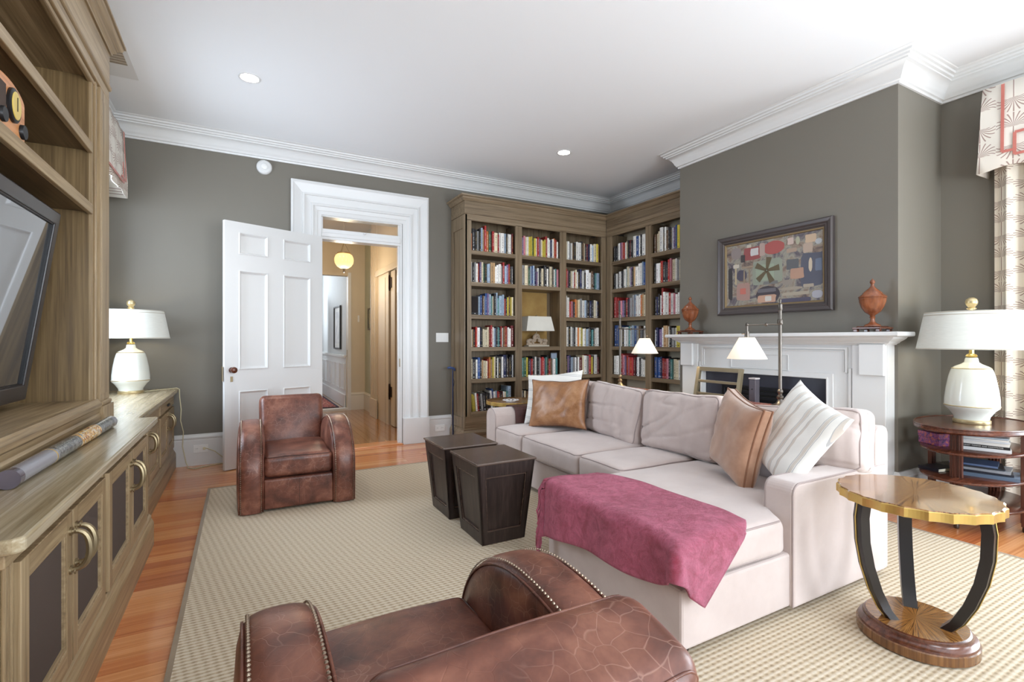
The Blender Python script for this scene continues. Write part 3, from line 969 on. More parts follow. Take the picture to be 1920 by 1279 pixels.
mv = t.math('LESS_THAN', t.math('ABSOLUTE', t.math('SUBTRACT', sp_.outputs[1], t.math('ADD', 0.52, t.math('MULTIPLY', oi.outputs['Random'], 0.08)))), 0.30)
foot = t.math('MULTIPLY', t.math('LESS_THAN', t.math('ABSOLUTE', t.math('SUBTRACT', sp_.outputs[1], 0.08)), 0.03), mu)
msk = t.math('MAXIMUM', t.math('MULTIPLY', t.math('MULTIPLY', letters, mu), mv), foot)
t.base(t.mix(t.math('MULTIPLY', msk, 0.7), ca.outputs[0], cb.outputs[0]))
t.set(Roughness=0.45)
BOOK = t.m
BC = {'w': (246, 244, 238), 'c': (228, 216, 186), 'k': (36, 34, 38), 'r': (170, 46, 44), 'm': (104, 30, 34), 'o': (206, 118, 58), 'y': (214, 196, 76), 'g': (58, 104, 76),
      't': (84, 140, 140), 'b': (50, 84, 146), 'n': (34, 40, 84), 'l': (160, 180, 200), 'p': (204, 132, 144), 'v': (122, 100, 140), 'e': (150, 150, 150), 'd': (84, 84, 88),
      'z': (104, 78, 56), 'a': (190, 156, 114)}
CN = {'w': 'white', 'c': 'cream', 'k': 'black', 'r': 'red', 'm': 'maroon', 'o': 'orange', 'y': 'yellow', 'g': 'green', 't': 'teal', 'b': 'blue', 'n': 'navy', 'l': 'pale blue',
      'p': 'pink', 'v': 'purple', 'e': 'grey', 'd': 'dark grey', 'z': 'brown', 'a': 'tan'}
SPEC = {
    ('L', 0, 0): 'o4 k7w k6 e6 k7 l8 a7 r9 o6w g6 k6 r6 c6w r5 w6 w6w l6 k6 w6 w6w m6',
    ('L', 0, 1): 'w5 k5 e5 w5 r5 v6 c6 g5 k5 l5 l5 a6w a6 w4 w5 w5w e5 r7 l4 v5 r6 k5 d5',
    ('L', 0, 2): '_3 l4 b5 z5 l5 b6 v6 l6 t5 c5 k6 l7 t4 l5w l6 r4 k5 y5 z5 y5 c5',
    ('L', 0, 3): 'w4 a4 k4 r5 w5w n5 k5 c4 c4w c5 m5 r6 w5 l5 k6 t5 k5 r6 w5 z5 r6w w5 w5 m6w',
    ('L', 0, 4): 'c5 k5w w5 b6w k5 a4 c4 c4 r5 o6 a5 y6 c6 k7 w5 k5w w6 n7w k7 z5 k6 k7 w7',
    ('L', 0, 5): 'y4 y3 w4 r4 k4 e4 k4w k4 k4 k4 w5 b6 w5 l5 r5 m4 k4 m4 w4 c4 t4 l7w',
    ('L', 1, 0): 'v5 v5 p6 c5 w5 y6w y6 g5 y5 w5 r6 v5 c5 y4 y5 r7 w6 w5 n5 w6 o6 r6 w4',
    ('L', 1, 1): 'w6 e6w c6w c6 g5 l6 b6 l6 n4 v3 w5 k5 c5w k7w w5 k6 c6w k6 w5 t5 p5',
    ('L', 1, 4): 'g4 t5 g5w y5 k5 v4 r5 k6 w6 k5 k5 e5 p5 r5 p5 t5 k6 r4 z5',
    ('L', 1, 5): 'w4 k4 c4 z4 k4',
    ('L', 2, 0): 'c6w w6 e5 w5 z5 k5 w6 w6w k6 z5 c6 k5 m5 n5 w5 l5 c6w y6 a6',
    ('L', 2, 1): 'r6w p5 k5 c5 w5 r4 c6 w5 k6 n6 w5 k5 w6w w5 z6w k6 t5 l5w',
    ('L', 2, 2): 'w7w w6 r4 p4 k4 o5 a5 c5 e6 w5w l5 k5 k5 n5 k5 c5 w5 n5',
    ('L', 2, 3): 'c7 w6 k6 w6 e6 k6 w6 o6 c6 y6 w5 c5 l5 e5 k6 t5 k5 w5 w6w',
    ('L', 2, 4): 'r4 k5 v6 n6 l5 e5 w5 k5 w5 m5w c6 w6w e6 r6w y5 k6 w6w m5',
    ('L', 2, 5): 'k4 w4 r4 z4 k4 w4 c4 b4 k4 w4 k4',
    ('R', 0, 0): 'k4 k4 w5 w5 v5 p5 r5 w5 c5 k6 m6 k5 w7w b7w w7 k7 w7w w7',
    ('R', 0, 1): 'k4 w4 k5 w5w k5 w6w t7 c7 w6 v6 k5 a6 w6w w7 w8 l8 b8 d8',
    ('R', 0, 2): 'r7w r6 k5 e5 p5 v5 k4 r6w k5 v6 e6 e7 l7w w7w w7w o7 a7 c7 w6',
    ('R', 0, 3): 'b7w b7 w6 w6 k5 w6 w6 t6 w6 l7 b7 e6 z6 d5 w6 w5',
    ('R', 0, 4): 'w6w w6 w6 r7 p6 v5 r6 p5 r5w m5 k5 w5 k5 w5 w4 c4',
    ('R', 0, 5): 'k3 k3w k3 n3w',
    ('R', 1, 0): 'z5 c5 c6 w8w d7 w8 z6 k7 d7 w6 v6 b7 y7w n5 w7w w7 k6',
    ('R', 1, 1): 'k6 w6w w6 r6w k6w k5 r7 p7 c6w w6 e6 c6 k6 b6 k6 y6 y7',
    ('R', 1, 2): 'k5 n5 k6 w5 r9 w7 w6w r6 w6w p6 w5 w6 e6 k5 y6w w7 w6',
    ('R', 1, 3): 'w4 n5 v4 w5 a6w w6 k6 e5 w5 y6w c6 w6 k4 w5',
    ('R', 1, 4): 'b6w b6w n6 r5 r5 p5 k6 t5 c5w c5 w5 n6 r6 c5 a5 w5',
}
TW_, CY_ = 923.0, 638.2
CTH, STH = math.cos(0.5014), math.sin(0.5014)


def book_mesh(bm, P, x0, w_, h, d, tilt):
    """P maps (along, depth, up) to world"""
    c, s_ = math.cos(tilt), math.sin(tilt)

    def q(a, dd, u):
        return P(x0 + a * c + u * s_, dd, u * c - a * s_ + (w_ * s_ if s_ > 0 else 0))
    col = bm.loops.layers.float_color.get('Col') or bm.loops.layers.float_color.new('Col')
    acc = bm.loops.layers.float_color.get('Acc') or bm.loops.layers.float_color.new('Acc')
    uvl = bm.loops.layers.uv.verify()
    return q, col, acc, uvl


def add_book(bm, P, x0, w_, h, d, tilt, c1, c2):
    q, col, acc, uvl = book_mesh(bm, P, x0, w_, h, d, tilt)
    cov = 0.0022
    bul = min(0.006, w_ * 0.16)

    def face(pts, cc, uvs=None):
        vs = [bm.verts.new(q(*p)) for p in pts]
        f = bm.faces.new(vs)
        for i, lp in enumerate(f.loops):
            lp[col] = cc; lp[acc] = c2
            lp[uvl].uv = uvs[i] if uvs else (-3, -3)
    # rounded spine: three facets
    xs = [(0, bul * 1.0), (w_ * 0.25, 0.0), (w_ * 0.75, 0.0), (w_, bul)]
    for (a, da), (b2, db) in zip(xs, xs[1:]):
        face([(a, da, 0), (b2, db, 0), (b2, db, h), (a, da, h)], c1, [(a / w_, 0), (b2 / w_, 0), (b2 / w_, 1), (a / w_, 1)])
    face([(0, bul, 0), (0, d, 0), (0, d, h), (0, bul, h)], c1)
    face([(w_, bul, 0), (w_, bul, h), (w_, d, h), (w_, d, 0)], c1)
    pg = (0.72, 0.66, 0.54, 1)
    tp = h - 0.004
    face([(cov, 0.012, tp), (w_ - cov, 0.012, tp), (w_ - cov, d - 0.004, tp), (cov, d - 0.004, tp)], pg)
    for (a, b2) in ((0, cov), (w_ - cov, w_)):
        face([(a, bul, h), (b2, bul, h), (b2, d, h), (a, d, h)], c1)
    face([(0, bul, h), (w_ * 0.25, 0, h), (w_ * 0.75, 0, h), (w_, bul, h), (w_ - cov, 0.012, h), (cov, 0.012, h)], c1)
    face([(0, d, 0), (w_, d, 0), (w_, d, h), (0, d, h)], pg)
    face([(0, bul, 0), (w_, bul, 0), (w_, d, 0), (0, d, 0)], c1)


BAYL = {0: (2.416, 3.024), 1: (3.118, 3.706), 2: (3.80, 4.396)}
BAYR = {0: (5.316, 4.658), 1: (4.557, 3.965)}
books = []
for (sec, bay, sh), txt in SPEC.items():
    z = SH[sh] + 0.0006
    toks = txt.split()
    if sec == 'L':
        a0, a1 = BAYL[bay]; a0 += 0.008 if bay == 0 else 0.0
        if bay == 0 and sh == 2: a0 += 0.105; toks = toks[1:]
        a1 -= 0.004
        if (bay, sh) == (1, 4): a1 -= 0.10
        if (bay, sh) == (1, 5): a1 = a0 + 0.16
        if (bay, sh) == (2, 5): a1 = a0 + 0.38
        L = a1 - a0
        def mk(a0=a0, z=z): return lambda a, d_, u: Vector((a0 + a, YF + 0.035 + d_, z + u))
        P = mk()
    else:
        a0, a1 = BAYR[bay]; a0 -= 0.006
        if (bay, sh) == (0, 5): a0 -= 0.36
        L = abs(a1 - a0) - 0.01 if bay == 0 else abs(a1 - a0) - 0.004
        if (bay, sh) == (0, 5): L = 0.27
        def mk(a0=a0, z=z): return lambda a, d_, u: Vector((XF + 0.035 + d_, a0 - a, z + u))
        P = mk()
    ws = []
    for tk in toks:
        ws.append((1.75 if tk.endswith('w') else 1.0) * (0.8 + 0.4 * R.random()))
    lean = (sec, bay, sh) in (('L', 0, 5), ('R', 1, 0))
    k = (L - 0.035 * (1 if lean else 0) - 0.0012 * len(ws)) / sum(ws)
    k = min(k, 0.047)
    a = 0.0
    for i, (tk, w0) in enumerate(zip(toks, ws)):
        w_ = w0 * k
        cch = tk[0]; hgt = 0.132 + 0.0213 * int(tk[1]) + R.uniform(-0.010, 0.010)
        hgt = min(hgt, 0.332)
        if sh == 5 and sec == 'R': hgt = 0.11
        cc = BC[cch]
        j = R.uniform(0.86, 1.1)
        c1 = srgb(*[max(0, min(255, x * j)) for x in cc])
        lum = sum(cc) / 3
        c2 = srgb(*R.choice([(30, 30, 34), (120, 30, 30), (40, 50, 90), (60, 50, 40)])) if lum > 130 else srgb(*R.choice([(230, 226, 214), (214, 184, 110), (230, 230, 230)]))
        rec = R.choice((0, 0.004, 0.01, 0.018)) + R.random() * 0.006
        tilt = 0.0
        if (sec, bay, sh) == ('L', 0, 5): tilt = -0.09 if i < 15 else 0.0
        if (sec, bay, sh) == ('R', 1, 0): tilt = 0.0
        P2 = (lambda PP, rr: (lambda aa, dd, uu: PP(aa, dd + rr, uu)))(P, rec)
        x0 = a
        if tilt < 0:
            x0 = a + hgt * math.sin(-tilt) * 0.0 + 0.026
            P3 = P2
            P2 = (lambda PP, ww, tt: (lambda aa, dd, uu: PP(aa, dd, uu)))(P3, w_, tilt)
        c = P(a + w_ / 2, 0, hgt / 2)
        dep = c.x * STH + c.y * CTH
        ar = w_ * hgt / dep ** 2 * (1.0 if sec == 'L' else 0.9)
        books.append((ar, sec, bay, sh, i, cch, tk, P2, x0, w_, hgt, 0.165 if hgt < 0.28 else 0.2, tilt, c1, c2, len(toks)))
        a += w_ + 0.0012
books.sort(key=lambda q: -q[0])
rest = bmesh.new()
ORD = ['first', 'second', 'third', 'fourth', 'fifth', 'sixth', 'seventh', 'eighth', 'ninth', 'tenth', 'eleventh', 'twelfth', 'thirteenth', 'fourteenth', 'fifteenth',
       'sixteenth', 'seventeenth', 'eighteenth', 'nineteenth', 'twentieth', 'twenty-first', 'twenty-second', 'twenty-third', 'twenty-fourth']
SHN = ['top', 'second', 'third', 'fourth', 'fifth', 'bottom']
BN = {('L', 0): 'back wall bookcase left bay', ('L', 1): 'back wall bookcase middle bay', ('L', 2): 'back wall bookcase right bay', ('R', 0): 'corner bookcase first bay', ('R', 1): 'bookcase bay beside chimney breast'}
for n, (ar, sec, bay, sh, i, cch, tk, P, x0, w_, h, d, tilt, c1, c2, nt) in enumerate(books):
    if n < 300:
        bm = bmesh.new()
        o0 = P(x0, 0, 0)
        P2 = (lambda PP, oo: (lambda a, dd, u: PP(a, dd, u) - oo))(P, o0)
        add_book(bm, P2, x0, w_, h, d, tilt, c1, c2)
        me = bpy.data.meshes.new('book')
        bmesh.ops.recalc_face_normals(bm, faces=bm.faces)
        bm.to_mesh(me); bm.free(); me.materials.append(BOOK)
        o = bpy.data.objects.new('book', me); o.location = o0; COL.objects.link(o)
        size = ('thick' if tk.endswith('w') else 'slim') if int(tk[1]) < 7 else ('tall thick' if tk.endswith('w') else 'tall')
        tag(o, '%s %s book, %s from left, %s shelf, %s' % (size, CN[cch], ORD[i], SHN[sh], BN[(sec, bay)]), 'book', 'books in the built-in bookcases')
    else:
        add_book(rest, P, x0, w_, h, d, tilt, c1, c2)
me = bpy.data.meshes.new('books'); bmesh.ops.recalc_face_normals(rest, faces=rest.faces); rest.to_mesh(me); rest.free(); me.materials.append(BOOK)
o = bpy.data.objects.new('books', me); COL.objects.link(o)
tag(o, 'remaining slimmer books between the others on the bookcase shelves', 'books', None, 'stuff')

# big items lying behind / among the books
def flat_book(x0, x1, y0, y1, z0, z1, rgb, label):
    bb_ = B().box(x0, x1, y0, y1, z0, z0 + 0.003).box(x0, x1, y0, y1, z1 - 0.003, z1).box(x0, x0 + 0.003, y0, y1, z0, z1)
    o = thing('book', label, 'book', (x0, y0, z0), 0, 'books laid flat')
    q = bb_.done('cover', plain('cover_%d_%d_%d' % rgb, rgb, 0.5), o); q.location = (-x0, -y0, -z0)
    q = fb(x0 + 0.004, x1 - 0.004, y0 + 0.004, y1 - 0.004, z0 + 0.003, z1 - 0.003).done('pages', plain('paper', (226, 218, 196), 0.8), o); q.location = (-x0, -y0, -z0)
    return o


# speaker on third shelf of left bay
sk = thing('bookshelf_speaker', 'small black speaker on the third shelf of the left bay', 'speaker', (2.472, 5.50, 1.5605))
fb(-0.048, 0.048, -0.05, 0.12, 0, 0.225).done('cabinet', BLACKM, sk, bevel=0.004)
fb(-0.043, 0.043, -0.056, -0.049, 0.03, 0.218).done('grille', plain('black_grille', (38, 34, 34), 0.95, bump=0.4, bscale=600), sk)
fb(-0.008, 0.008, -0.058, -0.049, 0.012, 0.017).done('badge', plain('silver_badge', (200, 200, 200), 0.3, 0.8), sk)

# lamp with carved coral-like base in the middle bay
cl = thing('shelf_lamp', 'small lamp with rectangular white shade on a carved pale base in the bookcase', 'lamp', (3.42, 5.56, 1.1685))
fb(-0.16, 0.16, -0.06, 0.06, 0.0, 0.018).done('acrylic_base', plain('clear_acrylic', (214, 206, 190), 0.08), cl, bevel=0.002)
car = B()
rr = random.Random(3)
for k in range(26):
    a = PI * k / 25
    r0 = 0.085 + 0.03 * math.sin(5 * a)
    car.sphere((r0 * math.cos(a) * 1.25, rr.uniform(-0.015, 0.015), 0.03 + r0 * math.sin(a) * 1.05), 0.02 + 0.008 * rr.random(), seg=8)
for s in (-1, 1):
    pts = [(s * (0.02 + 0.03 * t_ / 10 * math.cos(t_ * 0.7) + 0.05), -0.01, 0.05 + 0.03 * math.sin(t_ * 0.7)) for t_ in range(10)]
    car.tube(pts, 0.012, 6)
    car.tube([(s * 0.15, 0, 0.02), (s * 0.14, 0, 0.05), (s * 0.11, 0, 0.055), (s * 0.12, 0, 0.09)], 0.013, 6)
car.tube([(-0.14, 0, 0.026), (0.14, 0, 0.026)], 0.014, 8)
car.tube([(-0.05, -0.01, 0.06), (-0.03, -0.01, 0.10), (0, -0.01, 0.115), (0.03, -0.01, 0.10), (0.05, -0.01, 0.06)], 0.016, 8)
car.done('carved_base', plain('weathered_carving', (190, 172, 152), 0.7, bump=0.8, bscale=60), cl, smooth=True)
B().tube([(0, 0.005, 0.12), (0, 0.005, 0.40)], 0.006).done('stem', BRASS, cl)
B().sphere((0, 0.005, 0.405), 0.012).done('finial', BRASS, cl, smooth=True)
def rect_shade(x0, y0, x1, y1, z0, z1, t_=0.002):
    b = B()
    if True:
        r = [[(-x0, -y0, z0), (x0, -y0, z0), (x0, y0, z0), (-x0, y0, z0)], [(-x1, -y1, z1), (x1, -y1, z1), (x1, y1, z1), (-x1, y1, z1)],
             [(-x1 + t_, -y1 + t_, z1), (x1 - t_, -y1 + t_, z1), (x1 - t_, y1 - t_, z1), (-x1 + t_, y1 - t_, z1)], [(-x0 + t_, -y0 + t_, z0), (x0 - t_, -y0 + t_, z0), (x0 - t_, y0 - t_, z0), (-x0 + t_, y0 - t_, z0)]]
        r.append(r[0])
        b.rings(r, caps=False)
    return b
rect_shade(0.215, 0.105, 0.175, 0.08, 0.205, 0.395).done('lamp_shade', LINEN, cl)

# picture card upright at the right of the middle bay
pc = thing('framed_card', 'upright pale blue and white card among books in the middle bay', 'picture', (3.66, 5.5, 0.7835))
fb(-0.058, 0.04, -0.004, 0.004, 0, 0.30).done('frame', plain('card_grey', (120, 128, 140), 0.5), pc)
fb(-0.052, 0.034, -0.0055, -0.004, 0.01, 0.29).done('print', plain('card_blue', (166, 180, 200), 0.5), pc)
fb(-0.04, 0.02, -0.0065, -0.0055, 0.03, 0.17).done('white_block', plain('card_white', (224, 224, 220), 0.5), pc)
for k, (cch, h) in enumerate((('w', 0.22), ('t', 0.23))):
    bm = bmesh.new(); P = lambda a, d_, u: Vector((a, d_, u))
    add_book(bm, P, 0, 0.03, h, 0.12, 0, srgb(*BC[cch]), srgb(40, 40, 50))
    me = bpy.data.meshes.new('book'); bm.to_mesh(me); bm.free(); me.materials.append(BOOK)
    o = bpy.data.objects.new('book', me); o.location = (3.612 + 0.034 * k + 0.0, 5.446, 0.7836); COL.objects.link(o)
    o.data.transform(Matrix.Scale(0.35, 4, (0, 1, 0)))
    tag(o, ('small white book standing before the pale blue card' if k == 0 else 'small teal book standing before the pale blue card'), 'book')
# green bowl low in the right bay
gb = thing('ceramic_bowl', 'pale green ceramic bowl on the lowest shelf beside the mantel', 'bowl', (4.62, 4.20, 0.3855))
B().lathe([(0.04, 0), (0.09, 0.02), (0.13, 0.07), (0.14, 0.11), (0.134, 0.112), (0.12, 0.07), (0.08, 0.03), (0.001, 0.025)], seg=24).done('bowl', plain('celadon', (150, 172, 156), 0.3), gb, smooth=True)
B().lathe([(0.045, -0.001), (0.045, 0.004)], seg=20).done('foot_ring', plain('celadon', (150, 172, 156)), gb)

# ================================================================ RUG
t = NT('basket_weave_rug')
v = t.coord((1, 1, 1))
sp = t.n('ShaderNodeSeparateXYZ'); t.l(v, sp.inputs[0])
PX, PY = 0.034, 0.0225
ux = t.math('DIVIDE', sp.outputs[0], PX); uy = t.math('DIVIDE', sp.outputs[1], PY)
cy = t.math('SINE', t.math('MULTIPLY', uy, 2 * PI))
shift = t.math('MULTIPLY', t.math('FLOOR', uy), 0.12)
cx = t.math('SINE', t.math('MULTIPLY', t.math('ADD', ux, shift), 2 * PI))
wob = t.noise(v, 90, 2)
hgt = t.math('ADD', t.math('MULTIPLY', cy, 0.60), t.math('MULTIPLY', cx, 0.27))
h2 = t.math('ADD', t.math('MULTIPLY', hgt, 0.7), t.math('MULTIPLY', t.math('SUBTRACT', wob, 0.5), 0.9))
nrm = t.math('ADD', t.math('MULTIPLY', h2, 0.5), 0.5)
t.base(t.ramp(nrm, [(0.14, srgb(150, 131, 106)), (0.40, srgb(194, 176, 148)), (0.70, srgb(214, 202, 182))]))
t.set(Roughness=0.95)
t.bump(nrm, 0.5, 0.004)
rug = thing('area_rug', 'large beige basket weave rug under the seating', 'rug', (1.82, 1.85, 0))
rx, ry = 2.07, 2.98
B().box(-rx, rx, -ry, ry, 0.0005, 0.011).done('woven_field', t.m, rug)
B().frame('z', 0.0004, 0.0125, (-rx, rx, -ry, ry), (-rx + 0.02, rx - 0.02, -ry + 0.02, ry - 0.02)).done('bound_edge', cloth('rug_binding', (150, 130, 104), weave=500), rug)
RZ = 0.0128

# ================================================================ FIREPLACE
mt = thing('mantel', 'white panelled fireplace mantel on the chimney breast', 'mantel', (0, 0, 0))
X1 = XB - 0.001
MY0, MY1 = 1.862, 3.775
SL0, SL1, SLZ = 2.285, 3.525, 0.935
fb(4.19, X1, MY0, SL0, 0, 1.25).done('right_side', WHITE, mt)
fb(4.19, X1, SL1, MY1, 0, 1.25).done('left_side', WHITE, mt)
fb(4.19, X1, SL0, SL1, SLZ, 1.25).done('frieze_panel', WHITE, mt)
prof = [(0, 1.215), (0.012, 1.215), (0.02, 1.225), (0.03, 1.228), (0.04, 1.24), (0.055, 1.248), (0.075, 1.262), (0.085, 1.275), (0.125, 1.28), (0.13, 1.287), (0.13, 1.305), (0.125, 1.312), (-0.05, 1.312), (-0.05, 1.215)]
B().run([(X1, MY1 + 0.0), (4.17, MY1), (4.17, MY0), (X1, MY0)][::1], prof).done('mantel_shelf', WHITE, mt, smooth=False)
for (a, b_) in ((MY0, 2.09), (3.575, MY1)):
    o = fb(4.165, 4.19, a, b_, 0, 1.215).done('pilaster', WHITE, mt, bevel=0.003)
    m0, m1 = (a, 2.03) if a < 3 else (3.62, b_)
    fb(4.135, 4.166, m0 + (0.0), m1, 0.985, 1.22).done('corbel_block', WHITE, o, bevel=0.005)
    fb(4.14, 4.166, a, b_, 0, 0.24).done('pilaster_base', WHITE, o, bevel=0.005)
# mouldings framing the frieze and tablet
def rect_mould(parent, y0, y1, z0, z1, x, w=0.016, d=0.008, bottom=True, name='moulding'):
    b = B()
    if bottom: b.frame('x', x - d, x, (y0, y1, z0, z1), (y0 + w, y1 - w, z0 + w, z1 - w))
    else: b.rings([[(x - d, p, q), (x, p, q), (x, p2, q2), (x - d, p2, q2)] for p, q, p2, q2 in ((y0, z0, y0 + w, z0), (y0, z1, y0 + w, z1 - w), (y1, z1, y1 - w, z1 - w), (y1, z0, y1 - w, z0))])
    return b.done(name, WHITE, parent, bevel=0.003)
rect_mould(mt, 2.13, 3.54, 0.99, 1.195, 4.19, 0.02, 0.014, False, 'frieze_moulding')
rect_mould(mt, 2.155, 3.515, 1.0, 1.17, 4.19, 0.01, 0.008, False, 'inner_moulding')
rect_mould(mt, 2.61, 3.19, 0.985, 1.125, 4.19, 0.009, 0.007, True, 'tablet_moulding')
rect_mould(mt, 2.235, 3.575, 0.012, 0.98, 4.19, 0.045, 0.018, False, 'architrave')
rect_mould(mt, SL0 - 0.012, SL1 + 0.012, 0.012, 0.947, 4.19, 0.012, 0.026, False, 'architrave_bead')
for yy in (2.11, 3.555):
    fb(4.172, 4.19, yy - 0.012, yy + 0.012, 0.1, 1.03).done('fillet', WHITE, mt, bevel=0.004)
slate = plain('dark_slate', (52, 54, 66), 0.3, bump=0.2, bscale=30)
fs = thing('fireplace_surround', 'dark slate fireplace surround with black iron insert', 'fireplace', (0, 0, 0))
F0, F1, FZ = 2.62, 3.30, 0.80
b = B()
for q in ((SL0 + 0.001, F0, 0, SLZ - 0.001), (F1, SL1 - 0.001, 0, SLZ - 0.001), (F0, F1, FZ, SLZ - 0.001)):
    B().box(4.235, X1, *q).done('slate_slab', slate, fs)

iron = plain('black_iron', (34, 34, 38), 0.35, 0.5)
for k in range(3):
    d = 0.045 * k
    b = B()
    x0 = 4.215 + 0.012 * k
    b.box(x0, 4.24 + 0.012 * k, F0 + d - 0.02, F0 + d + 0.02, 0, FZ - d); b.box(x0, 4.24 + 0.012 * k, F1 - d - 0.02, F1 - d + 0.02, 0, FZ - d)
    b.box(x0, 4.24 + 0.012 * k, F0 + d - 0.02, F1 - d + 0.02, FZ - d - 0.018, FZ - d + 0.018)
    b.done('iron_frame', iron, fs, bevel=0.006)
fb(4.26, 4.29, F0 + 0.1, F1 - 0.1, 0.0, FZ - 0.1).done('summer_cover', iron, fs)
for k in range(6):
    fb(4.25, 4.262, F0 + 0.13, F1 - 0.13, 0.1 + 0.1 * k, 0.12 + 0.1 * k).done('cover_rib', iron, fs, bevel=0.004)
hs = struct(fb(3.9, 4.13, 2.1, 3.7, 0.0005, 0.02).done('trim_8', slate), 'dark slate hearth slab in front of the mantel', 'hearth')

# urns
URN = wood('turned_walnut', (84, 42, 24), (132, 74, 44), (166, 102, 66), 'z', 0.2, 0.4, coat=0.5)
def urn(loc, label):
    o = thing('lidded_urn', label, 'urn', loc, 0, 'turned wooden urns on the mantel')
    b = B()
    b.box(-0.095, 0.095, -0.095, 0.095, 0.022, 0.036)
    for sx in (-1, 1):
        for sy in (-1, 1):
            b.box(min(sx * 0.09, sx * 0.06), max(sx * 0.09, sx * 0.06), min(sy * 0.09, sy * 0.06), max(sy * 0.09, sy * 0.06), 0, 0.022)
    b.box(-0.075, 0.075, -0.075, 0.075, 0.036, 0.044)
    b.done('plinth', MAHOG, o, bevel=0.004)
    B().lathe([(0.055, 0.044), (0.05, 0.055), (0.03, 0.065), (0.016, 0.078), (0.014, 0.10), (0.02, 0.112), (0.013, 0.118), (0.02, 0.128), (0.05, 0.15), (0.072, 0.185), (0.084, 0.225), (0.086, 0.245), (0.090, 0.250), (0.086, 0.256)], seg=32).done('vase_body', URN, o, smooth=True)
    B().lathe([(0.088, 0.257), (0.091, 0.263), (0.086, 0.27), (0.066, 0.285), (0.064, 0.292), (0.045, 0.312), (0.024, 0.33), (0.012, 0.345), (0.010, 0.36), (0.018, 0.372), (0.016, 0.384), (0.006, 0.395), (0.001, 0.402)], seg=32).done('lid', URN, o, smooth=True)
    return o
urn((4.16, 1.945, 1.3125), 'reddish wooden lidded urn at the right end of the mantel')
urn((4.16, 3.665, 1.3125), 'reddish wooden lidded urn at the left end of the mantel')

# painting: plain abstract stand-in
pa = thing('framed_painting', 'abstract collage style painting in a wide dark frame over the mantel', 'painting', (XB - 0.002, 2.845, 1.89))
PH, PV = 0.56, 0.39
FRM = plain('pewter_frame', (78, 71, 70), 0.35, 0.2)
prof = [(0, 0), (0, -0.035), (0.012, -0.045), (0.035, -0.04), (0.05, -0.03), (0.06, -0.032), (0.068, -0.024), (0.078, -0.02), (0.078, 0)]
r = []
for (sy, sz) in ((-1, -1), (1, -1), (1, 1), (-1, 1)):
    r.append([(x, sy * (PH - d), sz * (PV - d)) for d, x in prof])
r.append(r[0])
B().rings(r, caps=False).done('frame', FRM, pa)
r = []
for (sy, sz) in ((-1, -1), (1, -1), (1, 1), (-1, 1)):
    r.append([(x, sy * (PH - 0.076 - d), sz * (PV - 0.076 - d)) for d, x in [(0, -0.005), (0, -0.021), (0.012, -0.018), (0.016, -0.008), (0.016, -0.005)]])
r.append(r[0])
B().rings(r, caps=False).done('gilt_slip', plain('dull_gilt', (132, 112, 80), 0.5, 0.4), pa)
AH, AV = PH - 0.09, PV - 0.09
cvs = NT('mottled_canvas')
v = cvs.coord((1, 1, 1))
cvs.base(cvs.ramp(cvs.noise(v, 7, 5, 0.65, 0.8), [(0.3, srgb(52, 48, 62)), (0.42, srgb(104, 96, 100)), (0.5, srgb(150, 146, 132)), (0.6, srgb(132, 112, 98)), (0.7, srgb(84, 74, 74))]))
cvs.set(Roughness=0.5)
cv_ = fb(-0.008, -0.004, -AH, AH, -AV, AV).done('canvas', cvs.m, pa)
# loose painted shapes: (u, v, w, h, rgb) u right 0..1, v up 0..1
shp = [(.05, .76, .13, .2, (140, 128, 126)), (.02, .1, .05, .55, (38, 34, 36)), (.10, .35, .02, .35, (200, 180, 140)), (.2, .72, .2, .2, (150, 64, 64)), (.42, .76, .22, .2, (176, 74, 70)),
       (.28, .78, .09, .12, (216, 214, 214)), (.38, .76, .06, .2, (188, 160, 150)), (.67, .86, .06, .1, (216, 190, 180)), (.75, .84, .04, .12, (176, 176, 150)), (.66, .74, .1, .06, (176, 150, 130)),
       (.82, .70, .09, .14, (190, 168, 150)), (.84, .84, .1, .12, (210, 180, 150)), (.93, .8, .06, .08, (190, 196, 204)), (.3, .3, .32, .4, (146, 156, 138)), (.34, .36, .2, .26, (156, 172, 150)),
       (.8, .2, .2, .5, (72, 76, 96)), (.87, .42, .035, .2, (214, 198, 170)), (.93, .42, .06, .18, (96, 112, 140)), (.66, .48, .12, .16, (84, 88, 94)), (.7, .34, .13, .16, (190, 146, 122)),
       (.12, .40, .12, .18, (60, 58, 78)), (.12, .08, .16, .28, (176, 136, 124)), (.16, .18, .07, .1, (206, 104, 90)), (.08, .62, .07, .06, (218, 208, 190)), (.34, .0, .26, .28, (50, 44, 52)),
       (.36, .02, .2, .12, (206, 160, 132)), (.44, .04, .07, .08, (226, 222, 214)), (.36, .18, .2, .06, (96, 94, 104)), (.6, .18, .22, .05, (168, 156, 138)), (.62, .1, .26, .05, (178, 166, 146)),
       (.82, .2, .1, .05, (180, 168, 148)), (.6, .0, .3, .06, (70, 66, 92)), (.9, .03, .1, .12, (180, 182, 196)), (.62, .26, .1, .08, (150, 140, 128)), (.18, .6, .14, .03, (160, 140, 116)),
       (.26, .34, .02, .24, (150, 130, 106)), (.2, .34, .02, .24, (150, 130, 106)), (.42, .30, .16, .05, (110, 112, 112)), (.24, .92, .05, .05, (206, 196, 180)), (.17, .7, .05, .12, (50, 44, 46))]
